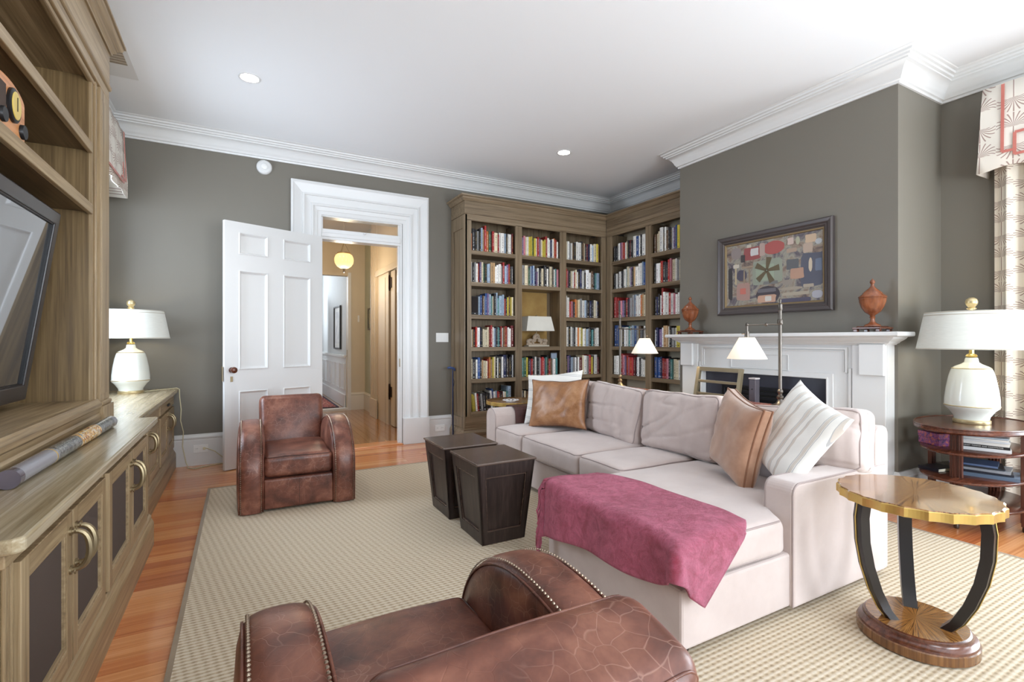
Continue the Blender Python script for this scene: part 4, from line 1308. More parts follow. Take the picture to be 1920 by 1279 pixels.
for i, (u_, v_, w_, h_, rgb) in enumerate(shp):
    n = 10
    cxp, czp = AH - (u_ + w_ / 2) * 2 * AH, -AV + (v_ + h_ / 2) * 2 * AV
    hw, hh = w_ * AH, h_ * AV
    poly = []
    e = 0.22 if (i % 4) else 0.9
    rgb = tuple(int(0.76 * q + 0.24 * g_) for q, g_ in zip(rgb, (128, 122, 116)))
    for k in range(16):
        a = 2 * PI * k / 16
        ca_, sa_ = math.cos(a), math.sin(a)
        poly.append((cxp + hw * (abs(ca_) ** e) * (1 if ca_ >= 0 else -1) * R.uniform(0.92, 1.04), czp + hh * (abs(sa_) ** e) * (1 if sa_ >= 0 else -1) * R.uniform(0.92, 1.04)))
    poly = [(max(-AH, min(AH, p)), max(-AV, min(AV, q))) for p, q in poly]
    x0 = -0.0082 - 0.00006 * i
    B().rings([[(x0 + 0.0003, p, q) for p, q in poly], [(x0, p, q) for p, q in poly]]).done('painted_shape', plain('paint_%d_%d_%d' % rgb, rgb, 0.6), cv_)
for k in range(5):
    a = k * 2 * PI / 5 + 0.5
    c0 = (AH - 0.46 * 2 * AH, -AV + 0.52 * 2 * AV)
    p = [(c0[0] + 0.012 * math.cos(a + s) + l * math.cos(a + s * 0.12), c0[1] + 0.012 * math.sin(a + s) + l * math.sin(a + s * 0.12)) for l, s in ((0, 1), (0.12, 1.2), (0.12, -1.2), (0, -1))]
    B().rings([[(-0.0108, q[0], q[1]) for q in p], [(-0.0112, q[0], q[1]) for q in p]]).done('painted_blade', plain('paint_olive_brown', (96, 84, 62), 0.6), cv_)

# ================================================================ WALL FITTINGS
dt = thing('smoke_detector', 'round white smoke detector high on the back wall', 'detector', (0.205, YB - 0.0005, 3.085))
b = B().lathe([(0.075, 0), (0.075, 0.018), (0.068, 0.03), (0.05, 0.036), (0.001, 0.037)], seg=32)
bmesh.ops.rotate(b.b, matrix=Matrix.Rotation(PI / 2, 3, 'X'), verts=b.b.verts)
b.done('housing', WHITE, dt, smooth=True)
b = B().lathe([(0.03, 0.036), (0.03, 0.042), (0.024, 0.045), (0.001, 0.046)], seg=24)
bmesh.ops.rotate(b.b, matrix=Matrix.Rotation(PI / 2, 3, 'X'), verts=b.b.verts)
b.done('sensor_cap', plain('white_plastic', (238, 238, 236), 0.35), dt, smooth=True)

def plate(name, label, cat, loc, w_, h_, kind, ax='y'):
    o = thing(name, label, cat, loc)
    pl = plain('white_plastic', (238, 238, 236), 0.35)
    fb(-w_ / 2, w_ / 2, -0.006, -0.0005, -h_ / 2, h_ / 2).done('cover_plate', pl, o, bevel=0.002)
    if kind == 'switch':
        for k in (-1, 0, 1):
            q = fb(k * 0.046 - 0.016, k * 0.046 + 0.016, -0.009, -0.006, -0.033, 0.033).done('rocker', pl, o, bevel=0.002)
    else:
        for k in (-1, 1):
            q = fb(k * 0.03 - 0.017, k * 0.03 + 0.017, -0.008, -0.006, -0.018, 0.018).done('socket', pl, o, bevel=0.002)
            for s in (-0.006, 0.006):
                fb(k * 0.03 + s - 0.001, k * 0.03 + s + 0.001, -0.0085, -0.0078, -0.002, 0.008).done('slot', BLACKM, q)
    return o
plate('light_switch', 'white three gang light switch right of the doorway', 'switch', (2.205, YB, 1.285), 0.165, 0.115, 'switch')
plate('wall_outlet', 'white outlet with plugged cord in the left baseboard', 'outlet', (-0.365, YB - 0.023, 0.165), 0.125, 0.078, 'outlet')
plate('wall_outlet', 'white outlet in the baseboard beside the bookcase', 'outlet', (2.165, YB - 0.023, 0.155), 0.125, 0.078, 'outlet')

# ceiling downlights and vent
BULB = emit('downlight_glow', (255, 250, 240), 14)
for i, (x, y, lab) in enumerate(((0.052, 4.462, 'bright recessed downlight above the open door'), (3.155, 4.547, 'bright recessed downlight in front of the bookcase'))):
    o = thing('recessed_downlight', lab, 'downlight', (x, y, ZC), 0, 'recessed ceiling downlights')
    B().lathe([(0.082, 0), (0.082, -0.004), (0.074, -0.006), (0.066, -0.003), (0.066, 0.0)], seg=32).done('trim_ring', WHITE, o, smooth=True)
    B().lathe([(0.065, -0.0005), (0.065, -0.003)], seg=32).done('lens', BULB, o)
    l = point('downlight_lamp', (x, y, ZC - 0.05), 10, (1, 0.95, 0.88), 0.04)
    l.data.type = 'SPOT'; l.data.spot_size = 1.9; l.data.spot_blend = 0.8; l.data.energy = 14
vt = thing('ceiling_vent', 'white rectangular ceiling vent with beige grille beside the shelving', 'vent', (-0.87, 4.60, ZC))
fb(-0.14, 0.14, -0.30, 0.33, -0.006, -0.0005).done('frame', WHITE, vt, bevel=0.002)
fb(-0.105, 0.105, -0.20, 0.10, -0.0075, -0.006).done('grille_back', plain('beige_grille', (150, 136, 118), 0.6), vt)
for k in range(7):
    fb(-0.105, 0.105, -0.195 + 0.042 * k, -0.18 + 0.042 * k, -0.010, -0.0075).done('slat', plain('beige_slat', (176, 162, 144), 0.6), vt)

# ================================================================ TABLE LAMPS
GLOWSH = NT('lit_linen_shade')
v = GLOWSH.coord()
GLOWSH.base(GLOWSH.mix(GLOWSH.noise(GLOWSH.coord((20, 20, 200)), 1, 3), srgb(222, 224, 218), srgb(204, 206, 200)))
GLOWSH.set(Roughness=0.9)
GLOWSH.p.inputs['Emission Color'].default_value = srgb(255, 244, 220)
GLOWSH.p.inputs['Emission Strength'].default_value = 0.02
WARM = (1.0, 0.80, 0.48)
GLB = emit('warm_bulb', (255, 226, 160), 12)
def table_lamp(loc, label, k=1.0):
    o = thing('table_lamp', label, 'lamp', loc, 0, 'ivory ceramic table lamps')
    g = plain('champagne_gold', (206, 188, 146), 0.3, 0.7)
    def S(p): return [(r * k, z * k) for r, z in p]
    B().lathe(S([(0.094, 0), (0.096, 0.004), (0.096, 0.02), (0.09, 0.026), (0.001, 0.026)]), seg=40).done('gold_foot', g, o, smooth=True)
    B().lathe(S([(0.088, 0.026), (0.092, 0.045), (0.118, 0.085), (0.137, 0.104), (0.140, 0.112)]), seg=48).done('lower_body', CERAM, o, smooth=True)
    B().lathe(S([(0.140, 0.112), (0.142, 0.115), (0.140, 0.119)]), seg=48).done('gold_ring', g, o, smooth=True)
    B().lathe(S([(0.139, 0.119), (0.138, 0.16), (0.130, 0.23), (0.116, 0.31), (0.104, 0.352), (0.100, 0.358)]), seg=48).done('ceramic_body', CERAM, o, smooth=True)
    B().lathe(S([(0.100, 0.358), (0.102, 0.361), (0.099, 0.364)]), seg=48).done('gold_ring', g, o, smooth=True)
    B().lathe(S([(0.098, 0.364), (0.085, 0.374), (0.052, 0.390), (0.037, 0.402), (0.033, 0.425), (0.03, 0.432), (0.001, 0.434)]), seg=40).done('shoulder', CERAM, o, smooth=True)
    B().lathe(S([(0.02, 0.432), (0.032, 0.44), (0.026, 0.452), (0.014, 0.458), (0.014, 0.50), (0.001, 0.50)]), seg=20).done('socket', plain('polished_brass', (214, 186, 110), 0.2, 0.9), o, smooth=True)
    sh = B()
    z0, z1 = 0.487 * k, 0.735 * k
    r0, r1 = 0.288 * k, 0.243 * k
    pr = [(r0, z0), (r1, z1), (r1 - 0.003, z1), (r0 - 0.003, z0)]
    n = 56
    rr = [[(r * math.cos(2 * PI * i / n), r * math.sin(2 * PI * i / n), z) for r, z in pr] for i in range(n)]
    rr.append(rr[0])
    sh.rings(rr, caps=False)
    s_ = sh.done('lamp_shade', GLOWSH.m, o, smooth=True)
    for zz, r_ in ((z0 + 0.004, r0 + 0.0), (z1 - 0.004, r1 + 0.001), (z1 - 0.022, r1 + 0.0045)):
        B().tube([(r_ * math.cos(2 * PI * i / 40), r_ * math.sin(2 * PI * i / 40), zz) for i in range(40)], 0.0022, 6, True).done('trim_band', plain('taupe_trim', (176, 166, 148), 0.6), s_, smooth=True)
    B().tube([(0, 0, 0.5 * k), (0, 0, z1 + 0.02)], 0.003).tube([(-r1, 0, z1 - 0.02), (r1, 0, z1 - 0.02)], 0.002).tube([(0, -r1, z1 - 0.02), (0, r1, z1 - 0.02)], 0.002).done('harp', g, o)
    B().lathe(S([(0.012, 0.748), (0.022, 0.752), (0.026, 0.758), (0.018, 0.765), (0.02, 0.77), (0.030, 0.785), (0.033, 0.80), (0.028, 0.818), (0.012, 0.83), (0.001, 0.832)]), seg=20).done('finial', g, o, smooth=True)
    B().sphere((0, 0, 0.58 * k), 0.03).done('bulb', GLB, o, smooth=True)
    point('table_lamp_light', (loc[0], loc[1], loc[2] + 0.60 * k), 1.1, WARM, 0.04)
    return o
table_lamp((-0.868, 5.47, 0.7805), 'ivory ceramic table lamp on the left cabinet')
table_lamp((4.43, 1.46, 0.679), 'ivory ceramic table lamp on the dark oval end table', 1.045)
cord = cloth('ivory_cord', (214, 204, 168), weave=500)
b = B().tube([(-0.80, 5.52, 0.786), (-0.70, 5.60, 0.786), (-0.60, 5.70, 0.787), (-0.555, 5.74, 0.788), (-0.535, 5.745, 0.775), (-0.532, 5.74, 0.70), (-0.520, 5.735, 0.58), (-0.524, 5.73, 0.47), (-0.50, 5.72, 0.36), (-0.508, 5.73, 0.22), (-0.48, 5.73, 0.06), (-0.46, 5.72, 0.006), (-0.40, 5.66, 0.005), (-0.34, 5.71, 0.005), (-0.24, 5.76, 0.005), (-0.14, 5.79, 0.006), (-0.16, 5.80, 0.05), (-0.24, 5.80, 0.13), (-0.31, 5.812, 0.165), (-0.335, 5.82, 0.165)], 0.0042, 8)
tag(b.done('lamp_cord', cord, smooth=True), 'ivory lamp cord hanging off the left cabinet to the outlet', 'cord')
b = B().box(-0.345, -0.322, 5.812, 5.826, 0.152, 0.178)
tag(b.done('cord_plug', plain('ivory_plastic', (220, 210, 176), 0.4), bevel=0.003), 'ivory plug pushed into the left outlet', 'plug')
b = B().lathe([(0.022, 0), (0.022, 0.006), (0.009, 0.012), (0.009, 0.03), (0.013, 0.034), (0.012, 0.05), (0.001, 0.053)], (-0.085, 5.70, 0.0005), 16)
tag(b.done('floor_door_stop', BLACKM, smooth=True), 'small black doorstop on the floor behind the open door', 'doorstop')

# ================================================================ WALKING CANE
cn = thing('walking_cane', 'slim navy walking cane leaning between doorway and bookcase', 'cane', (2.275, 5.66, 0.001))
NAVY = plain('navy_metal', (40, 46, 72), 0.35, 0.4)
B().tube([(0, 0, 0.014), (0.012, 0.04, 0.89)], 0.0095, 12).done('shaft', NAVY, cn, smooth=True)
B().tube([(-0.055, 0.045, 0.905), (-0.03, 0.042, 0.912), (0.012, 0.041, 0.905), (0.035, 0.04, 0.895), (0.04, 0.04, 0.87)], [0.012, 0.015, 0.015, 0.012, 0.008], 12).done('handle', plain('blue_handle', (52, 74, 122), 0.4), cn, smooth=True)
B().tube([(0, 0, 0), (0.0, 0.001, 0.03)], 0.014, 12).done('rubber_tip', BLACKM, cn, smooth=True)
B().tube([(0.0125, 0.04, 0.80), (0.03, 0.036, 0.74), (0.024, 0.034, 0.68), (0.014, 0.034, 0.76)], 0.003, 6).done('wrist_strap', NAVY, cn)

# ================================================================ SECTIONAL SOFA
def padfun(hx, hy, hz, puff, seed, wr, wf, puffb=None):
    def f(v):
        v = Vector(v)
        k = max(0, 1 - (v.x / hx) ** 2) ** 0.6 * max(0, 1 - (v.y / hy) ** 2) ** 0.6
        pf = puff if v.z > 0 else (puff if puffb is None else puffb)
        v.z += pf * k * (v.z / hz)
        if wr:
            nv = noise.noise_vector(v * wf + Vector((seed * 3.1, seed, 0)))
            v += nv * wr
            v.z += crease(v, wr, wf, seed)
        return v
    return f


def rrect(hx, hy, r, n=14, k=4):
    pts = []
    for (cx, cy, a0) in ((hx - r, hy - r, 0), (-hx + r, hy - r, 90), (-hx + r, -hy + r, 180), (hx - r, -hy + r, 270)):
        for i in range(k + 1):
            a = math.radians(a0 + 90 * i / k)
            pts.append((cx + r * math.cos(a), cy + r * math.sin(a)))
        nx, ny = None, None
    out = []
    for i, p in enumerate(pts):
        q = pts[(i + 1) % len(pts)]
        out.append(p)
        d = math.hypot(q[0] - p[0], q[1] - p[1])
        if d > 0.06:
            m = int(d / 0.05)
            for j in range(1, m):
                out.append((p[0] + (q[0] - p[0]) * j / m, p[1] + (q[1] - p[1]) * j / m))
    return out


def cushion(name, parent, mat, pmat, hx, hy, hz, r, puff, M, seed, wr=0.004, wf=6.0, n=10, puffb=None, pipes=(1,), fix=None, pr=0.0042):
    b = B().pad(hx, hy, hz, r, puff, M, seed, wr, wf, n, puffb)
    if fix:
        for v in b.b.verts: v.co = fix(v.co)
    o = b.done(name, mat, parent, smooth='all')
    f = padfun(hx, hy, hz, puff, seed, wr, wf, puffb)
    k = 1 - math.cos(math.radians(45))
    for s in pipes:
        pts = [M @ f((x, y, s * (hz - r * k))) for x, y in rrect(hx - r * k, hy - r * k, max(r * 0.8, 0.02))]
        if fix: pts = [fix(p) for p in pts]
        B().tube(pts, pr, 6, True).done('piping', pmat, o, smooth='all')
    return o


sf = thing('sectional_sofa', 'pale oatmeal sectional sofa with chaise facing the doorway', 'sofa', (0, 0, 0))
zb0, zb1 = RZ + 0.035, 0.288
b = B()
L_ = [(1.48, 1.345), (2.98, 1.345), (2.98, 4.24), (2.075, 4.24), (2.075, 2.285), (1.48, 2.285)]
b.prism(L_, 'z', zb0, zb1).done('base', SOFA, sf, bevel=0.012)
for (x, y) in ((1.53, 1.40), (1.53, 2.23), (2.92, 1.40), (2.92, 4.18), (2.13, 4.18)):
    B().rings([[(x + s * k, y + t_ * k, z) for s, t_ in ((-1, -1), (1, -1), (1, 1), (-1, 1))] for k, z in ((0.022, RZ), (0.03, zb0 + 0.002))]).done('leg', ESPR, sf)


def rounded_poly(x0, x1, z0, z1, r, both=True, k=6):
    p = [(x1, z0)]
    if both:
        p += [(x1 - r + r * math.cos(a), z1 - r + r * math.sin(a)) for a in [PI / 2 * i / k for i in range(k + 1)]]
    else:
        p += [(x1, z1)]
    p += [(x0 + r - r * math.sin(a), z1 - r + r * math.cos(a)) for a in [PI / 2 * i / k for i in range(k + 1)]]
    p += [(x0, z0)]
    return p


ar = B().prism(rounded_poly(2.165, 2.985, zb0 - 0.005, 0.602, 0.05, False), 'y', 1.328, 1.472).done('arm', SOFA, sf, bevel=0.014)
for yy in (1.333, 1.467):
    pts = [(x, yy, z) for x, z in rounded_poly(2.169, 2.97, zb0, 0.599, 0.05, False)[1:]]
    B().tube(pts, 0.0042, 6).done('piping', SEAM, ar)
ar = B().prism(rounded_poly(4.062, 4.255, zb0 - 0.005, 0.612, 0.085), 'x', 2.05, 2.985).done('arm', SOFA, sf, bevel=0.014)
pts = [(2.056, y, z) for y, z in rounded_poly(4.067, 4.25, zb0, 0.608, 0.085)]
B().tube(pts, 0.0042, 6).done('piping', SEAM, ar)
bk = B().prism(rounded_poly(2.875, 3.01, zb0 - 0.004, 0.80, 0.05), 'y', 1.33, 4.25).done('back_frame', SOFA, sf, bevel=0.014)
I4 = lambda x, y, z: Matrix.Translation((x, y, z))
for i, (y0, y1) in enumerate(((3.575, 4.055), (2.785, 3.565), (2.315, 2.775))):
    cushion('seat_cushion', sf, SOFA, SEAM, 0.335, (y1 - y0) / 2, 0.083, 0.04, 0.018, I4(2.37, (y0 + y1) / 2, 0.373), 11 + i, 0.004, 5, puffb=0.0, pipes=(1, -1))


def fixc(p):
    p = p.copy() if hasattr(p, 'copy') else Vector(p)
    if p.x > 2.10 and p.y < 1.478: p.y = max(p.y, 1.34 + min(1, max(0, (p.x - 2.13) / 0.03)) * 0.138)
    return p


cushion('chaise_cushion', sf, SOFA, SEAM, 0.62, 0.485, 0.080, 0.04, 0.022, I4(2.08, 1.827, 0.371), 21, 0.004, 4, n=34, puffb=0.0, fix=fixc, pipes=(1, -1))


def backM(x, y, z, lean, yaw=0, roll=0):
    t_ = math.radians(lean)
    m = Matrix(((math.sin(t_), 0, -math.cos(t_), 0), (0, 1, 0, 0), (math.cos(t_), 0, math.sin(t_), 0), (0, 0, 0, 1)))
    return Matrix.Translation((x, y, z)) @ Matrix.Rotation(math.radians(yaw), 4, 'Z') @ Matrix.Rotation(math.radians(roll), 4, 'X') @ m


for i, (y, w_, z, x, yaw, roll) in enumerate(((3.765, 0.285, 0.67, 2.735, 0, 0), (3.13, 0.325, 0.662, 2.725, -2, 3.5), (2.462, 0.33, 0.662, 2.73, 2, -1))):
    cushion('back_cushion', sf, SOFA, SEAM, 0.215, w_, 0.085, 0.045, 0.045, backM(x, y, z, 9, yaw, roll), 31 + i, 0.015, 5.5, n=34, puffb=0.01, pipes=(1,))
cushion('back_cushion', sf, SOFA, SEAM, 0.165, 0.385, 0.085, 0.045, 0.045, backM(2.765, 1.70, 0.705, 10, 4, -4), 41, 0.015, 5.5, n=34, puffb=0.01, pipes=(1,))

# leather arm cover draped over the far arm
o = thing('arm_cover', 'dark brown leather cover draped over the far sofa arm', 'cover', (2.42, 4.16, 0.62))
b = B()
prof = [(4.048, 0.47), (4.050, 0.54), (4.06, 0.59), (4.085, 0.617), (4.12, 0.622), (4.20, 0.622), (4.235, 0.617), (4.262, 0.59), (4.266, 0.54), (4.267, 0.44)]
ins = [(y + (0.0035 if y < 4.15 else -0.0035), z - 0.004) for y, z in prof]
poly = prof + ins[::-1]
b.prism([(y - 4.16, z - 0.62) for y, z in poly], 'x', -0.16, 0.30)
q = b.done('leather_sheet', leather('plum_leather', (58, 34, 34), (84, 52, 50), (104, 68, 64), (120, 84, 80)), o)
B().tube([(-0.158, y - 4.16, z - 0.6195) for y, z in prof], 0.003, 6).done('stitched_edge', leather('plum_leather', 0, 0, 0, 0), o)

# ---------------------------------------------------------------- throw
t = NT('rose_fleece')
v = t.coord()
f = t.noise(v, 16, 6, 0.8, 0.6)
t.base(t.mix(t.ramp(f, [(0.38, (0, 0, 0)), (0.62, (1, 1, 1))]), srgb(228, 108, 140), srgb(184, 50, 78)))
t.set(Roughness=1.0)
t.p.inputs['Sheen Weight'].default_value = 0.5
t.p.inputs['Sheen Roughness'].default_value = 0.4
t.p.inputs['Sheen Tint'].default_value = (1, 0.75, 0.9, 1)
t.bump(t.noise(v, 110, 5, 0.85, 1.5), 1.0, 0.012)
FLEECE = t.m


def drape(sx, sy, top):
    xs, ys, r = 1.47, 1.35, 0.035
    dx, dy = max(0, xs - sx), max(0, ys - sy)
    d = math.hypot(dx, dy)
    if d == 0: return Vector((sx, sy, top))
    Lq = r * PI / 2
    if d < Lq: out, dn = r * math.sin(d / r), r * (1 - math.cos(d / r))
    else: out, dn = r, r + d - Lq
    a = math.atan2(dy, dx)
    bul = 0.035 * math.sin(2 * a) if dx > 0 and dy > 0 else 0
    bul *= min(1, d / 0.1)
    out += 0.02 * min(1, dn / 0.25) + bul
    return Vector((sx if dx == 0 else xs - out * math.cos(a), sy if dy == 0 else ys - out * math.sin(a), top - dn))


th = thing('throw_blanket', 'fluffy rose pink throw with fringe draped over the chaise end', 'blanket', (1.47, 1.85, 0.48))
TO = Vector((1.47, 1.85, 0.48))
A_, B_, C_, D_ = Vector((1.80, 2.22)), Vector((1.165, 2.245)), Vector((1.535, 1.085)), Vector((1.86, 1.345))
NU, NV = 64, 52
bm = B()


def sheet(u, w):
    top_ = A_.lerp(D_, u); hem = B_.lerp(C_, u)
    hem.x -= 0.17 * math.sin(PI * min(u * u, 1.0))
    top_.x += 0.06 * math.sin(PI * u)
    p = top_.lerp(hem, w)
    p.y += 0.02 * math.sin(w * 5) * (1 - u)
    nz_ = noise.noise(Vector((p.x * 5, p.y * 5, 3))) * 0.008
    q = drape(p.x, p.y, 0.488 + nz_ + 0.006 * math.sin(u * 9 + w * 3))
    if q.z < 0.46:
        q += Vector((-1, 0, 0)) * (0.010 * math.sin(p.y * 16) + 0.006) if p.x < 1.47 else Vector((0, -0.008, 0))
    return q


g = [[bm.b.verts.new(sheet(i / NU, j / NV) - TO) for j in range(NV + 1)] for i in range(NU + 1)]
for i in range(NU):
    for j in range(NV):
        bm.b.faces.new((g[i][j], g[i + 1][j], g[i + 1][j + 1], g[i][j + 1]))
q = bm.done('fleece', FLEECE, th, smooth='all')
md = q.modifiers.new('thick', 'SOLIDIFY'); md.thickness = 0.012; md.offset = 0
fr = B()
for j in range(0, NV * 2 + 1):
    w_ = j / (NV * 2)
    p0 = sheet(0, w_) - TO
    ln = 0.11 + 0.03 * R.random()
    if p0.z > -0.03:
        pts = [p0, p0 + Vector((R.uniform(-.008, .008), 0.035, -0.004)), p0 + Vector((R.uniform(-.012, .012), 0.055, -0.04)), p0 + Vector((R.uniform(-.015, .015), 0.056, -ln))]
    else:
        pts = [p0, p0 + Vector((-0.006, 0.03, -0.012)), p0 + Vector((R.uniform(-.022, .004), 0.05 + R.uniform(-.015, .012), -ln * 0.6)), p0 + Vector((R.uniform(-.025, .006), 0.046 + R.uniform(-.02, .015), -ln))]
    pts = [Vector((q_.x, q_.y, max(q_.z, -0.46))) for q_ in pts]
    fr.tube(pts, [0.004, 0.005, 0.006, 0.0045], 5)
fr.done('fringe', FLEECE, th, smooth='all', kind='stuff')


# ---------------------------------------------------------------- pillows
def pillow(name, label, TL, TR, BL, thick, mat, seed, wr=0.01, piping=None, gusset=0.0, group=None):
    TL, TR, BL = Vector(TL), Vector(TR), Vector(BL)
    e1, e2 = (TR - TL), (BL - TL)
    c = TL + (e1 + e2) / 2
    hx, hy = e1.length / 2, e2.length / 2
    ex = e1.normalized(); ey = -(e2 - ex * e2.dot(ex)).normalized(); ez = ex.cross(ey)
    M = Matrix(((ex.x, ey.x, ez.x), (ex.y, ey.y, ez.y), (ex.z, ey.z, ez.z)))
    n = 26
    o = thing(name, label, 'pillow', c, 0, group)
    b = B()
    def P(x, y, s):
        X = hx * x * (1 - 0.10 * (1 - y * y) * abs(x) ** 3)
        Y = hy * y * (1 - 0.10 * (1 - x * x) * abs(y) ** 3)
        k = (max(0, 1 - x ** 4) * max(0, 1 - y ** 4)) ** 0.55
        z = s * (thick / 2 * k + gusset)
        nv = noise.noise_vector(Vector((X * 7 + seed, Y * 7, seed * 2 + s)))
        rg = noise.noise(Vector((X * 6 + Y * 9, (Y - X) * 22, seed)))
        z += s * k * (wr * 1.4 * rg + wr * nv.z)
        X += nv.x * wr * 0.6; Y += nv.y * wr * 0.6
        return M @ Vector((X, Y, z))
    gr = {}
    for s in (1, -1):
        for i in range(n + 1):
            for j in range(n + 1):
                edge = i in (0, n) or j in (0, n)
                if s == -1 and edge and not gusset: gr[(s, i, j)] = gr[(1, i, j)]; continue
                x = math.sin(PI / 2 * (2 * i / n - 1)); y = math.sin(PI / 2 * (2 * j / n - 1))
                gr[(s, i, j)] = b.b.verts.new(P(x, y, s))
        for i in range(n):
            for j in range(n):
                f = [gr[(s, i, j)], gr[(s, i + 1, j)], gr[(s, i + 1, j + 1)], gr[(s, i, j + 1)]]
                if s < 0: f.reverse()
                b.b.faces.new(f)
    per = [(i, 0) for i in range(n)] + [(n, j) for j in range(n)] + [(i, n) for i in range(n, 0, -1)] + [(0, j) for j in range(n, 0, -1)]
    if gusset:
        for k in range(len(per)):
            a_, c_ = per[k], per[(k + 1) % len(per)]
            b.b.faces.new((gr[(-1, *a_)], gr[(-1, *c_)], gr[(1, *c_)], gr[(1, *a_)]))
    loops = [[gr[(s, *p)].co.copy() for p in per] for s in ((1, -1) if gusset else (1,))]
    q = b.done('pillow_cover', mat, o, smooth='all')
    if piping:
        for lp in loops:
            B().tube(lp, 0.0055, 6, True).done('piping', piping, o, smooth='all')
    return o


def stripe_mat(name, ex, period, cols):
    t = NT(name)
    c = t.n('ShaderNodeTexCoord')
    dt_ = t.n('ShaderNodeVectorMath', operation='DOT_PRODUCT')
    t.l(c.outputs['Object'], dt_.inputs[0]); dt_.inputs[1].default_value = ex
    wob = t.noise(c.outputs['Object'], 3, 2)
    x = t.math('ADD', t.math('DIVIDE', dt_.outputs['Value'], period), t.math('MULTIPLY', wob, 0.15))
    fr_ = t.math('FRACT', t.math('ADD', x, 10.0))
    nd = t.ramp(fr_, cols); nd.node.color_ramp.interpolation = 'CONSTANT'
    t.base(nd)
    t.set(Roughness=0.9)
    t.bump(t.noise(c.outputs['Object'], 320, 3), 0.4, 0.002)
    return t.m


WC, GC, TC = srgb(238, 236, 230), srgb(186, 186, 186), srgb(214, 206, 196)
e = (Vector((2.46, 1.217, .863)) - Vector((2.604, 1.538, .986))).normalized()
ST1 = stripe_mat('grey_ticking_a', e, 0.115, [(0, WC), (0.30, GC), (0.325, WC), (0.34, TC), (0.46, WC), (0.475, GC), (0.50, WC), (0.72, GC), (0.74, TC), (0.84, WC)])
pillow('throw_pillow', 'white pillow with grey stripes leaning on the near sofa arm', (2.6135, 1.533, 1.01), (2.455, 1.186, .856), (2.53, 1.865, .66), 0.12, ST1, 3, 0.006)
pillow('throw_pillow', 'tan velvet pillow between striped pillow and back cushion on the chaise', (2.555, 1.905, .930), (2.335, 1.520, .855), (2.605, 2.14, .545), 0.13, VELV, 5, 0.006, cloth('velvet_piping', (150, 104, 76), weave=1200), 0.022)
e2 = Vector((-0.1, 0.0, -1)).normalized()
ST2 = stripe_mat('grey_ticking_b', e2, 0.085, [(0, WC), (0.40, GC), (0.45, WC), (0.55, GC), (0.60, WC)])
pillow('throw_pillow', 'white pillow with thin grey stripes behind the tan leather pillow', (2.45, 4.08, .915), (2.72, 3.56, .985), (2.30, 4.03, .463), 0.13, ST2, 8, 0.006)
pillow('throw_pillow', 'tan leather pillow with dark piping at the far end of the sofa', (2.36, 3.89, .885), (2.62, 3.38, .915), (2.27, 3.845, .470), 0.14, TAN, 13, 0.012, leather('pillow_edge', (70, 40, 24), (96, 58, 34), (120, 76, 46), (140, 90, 60)))

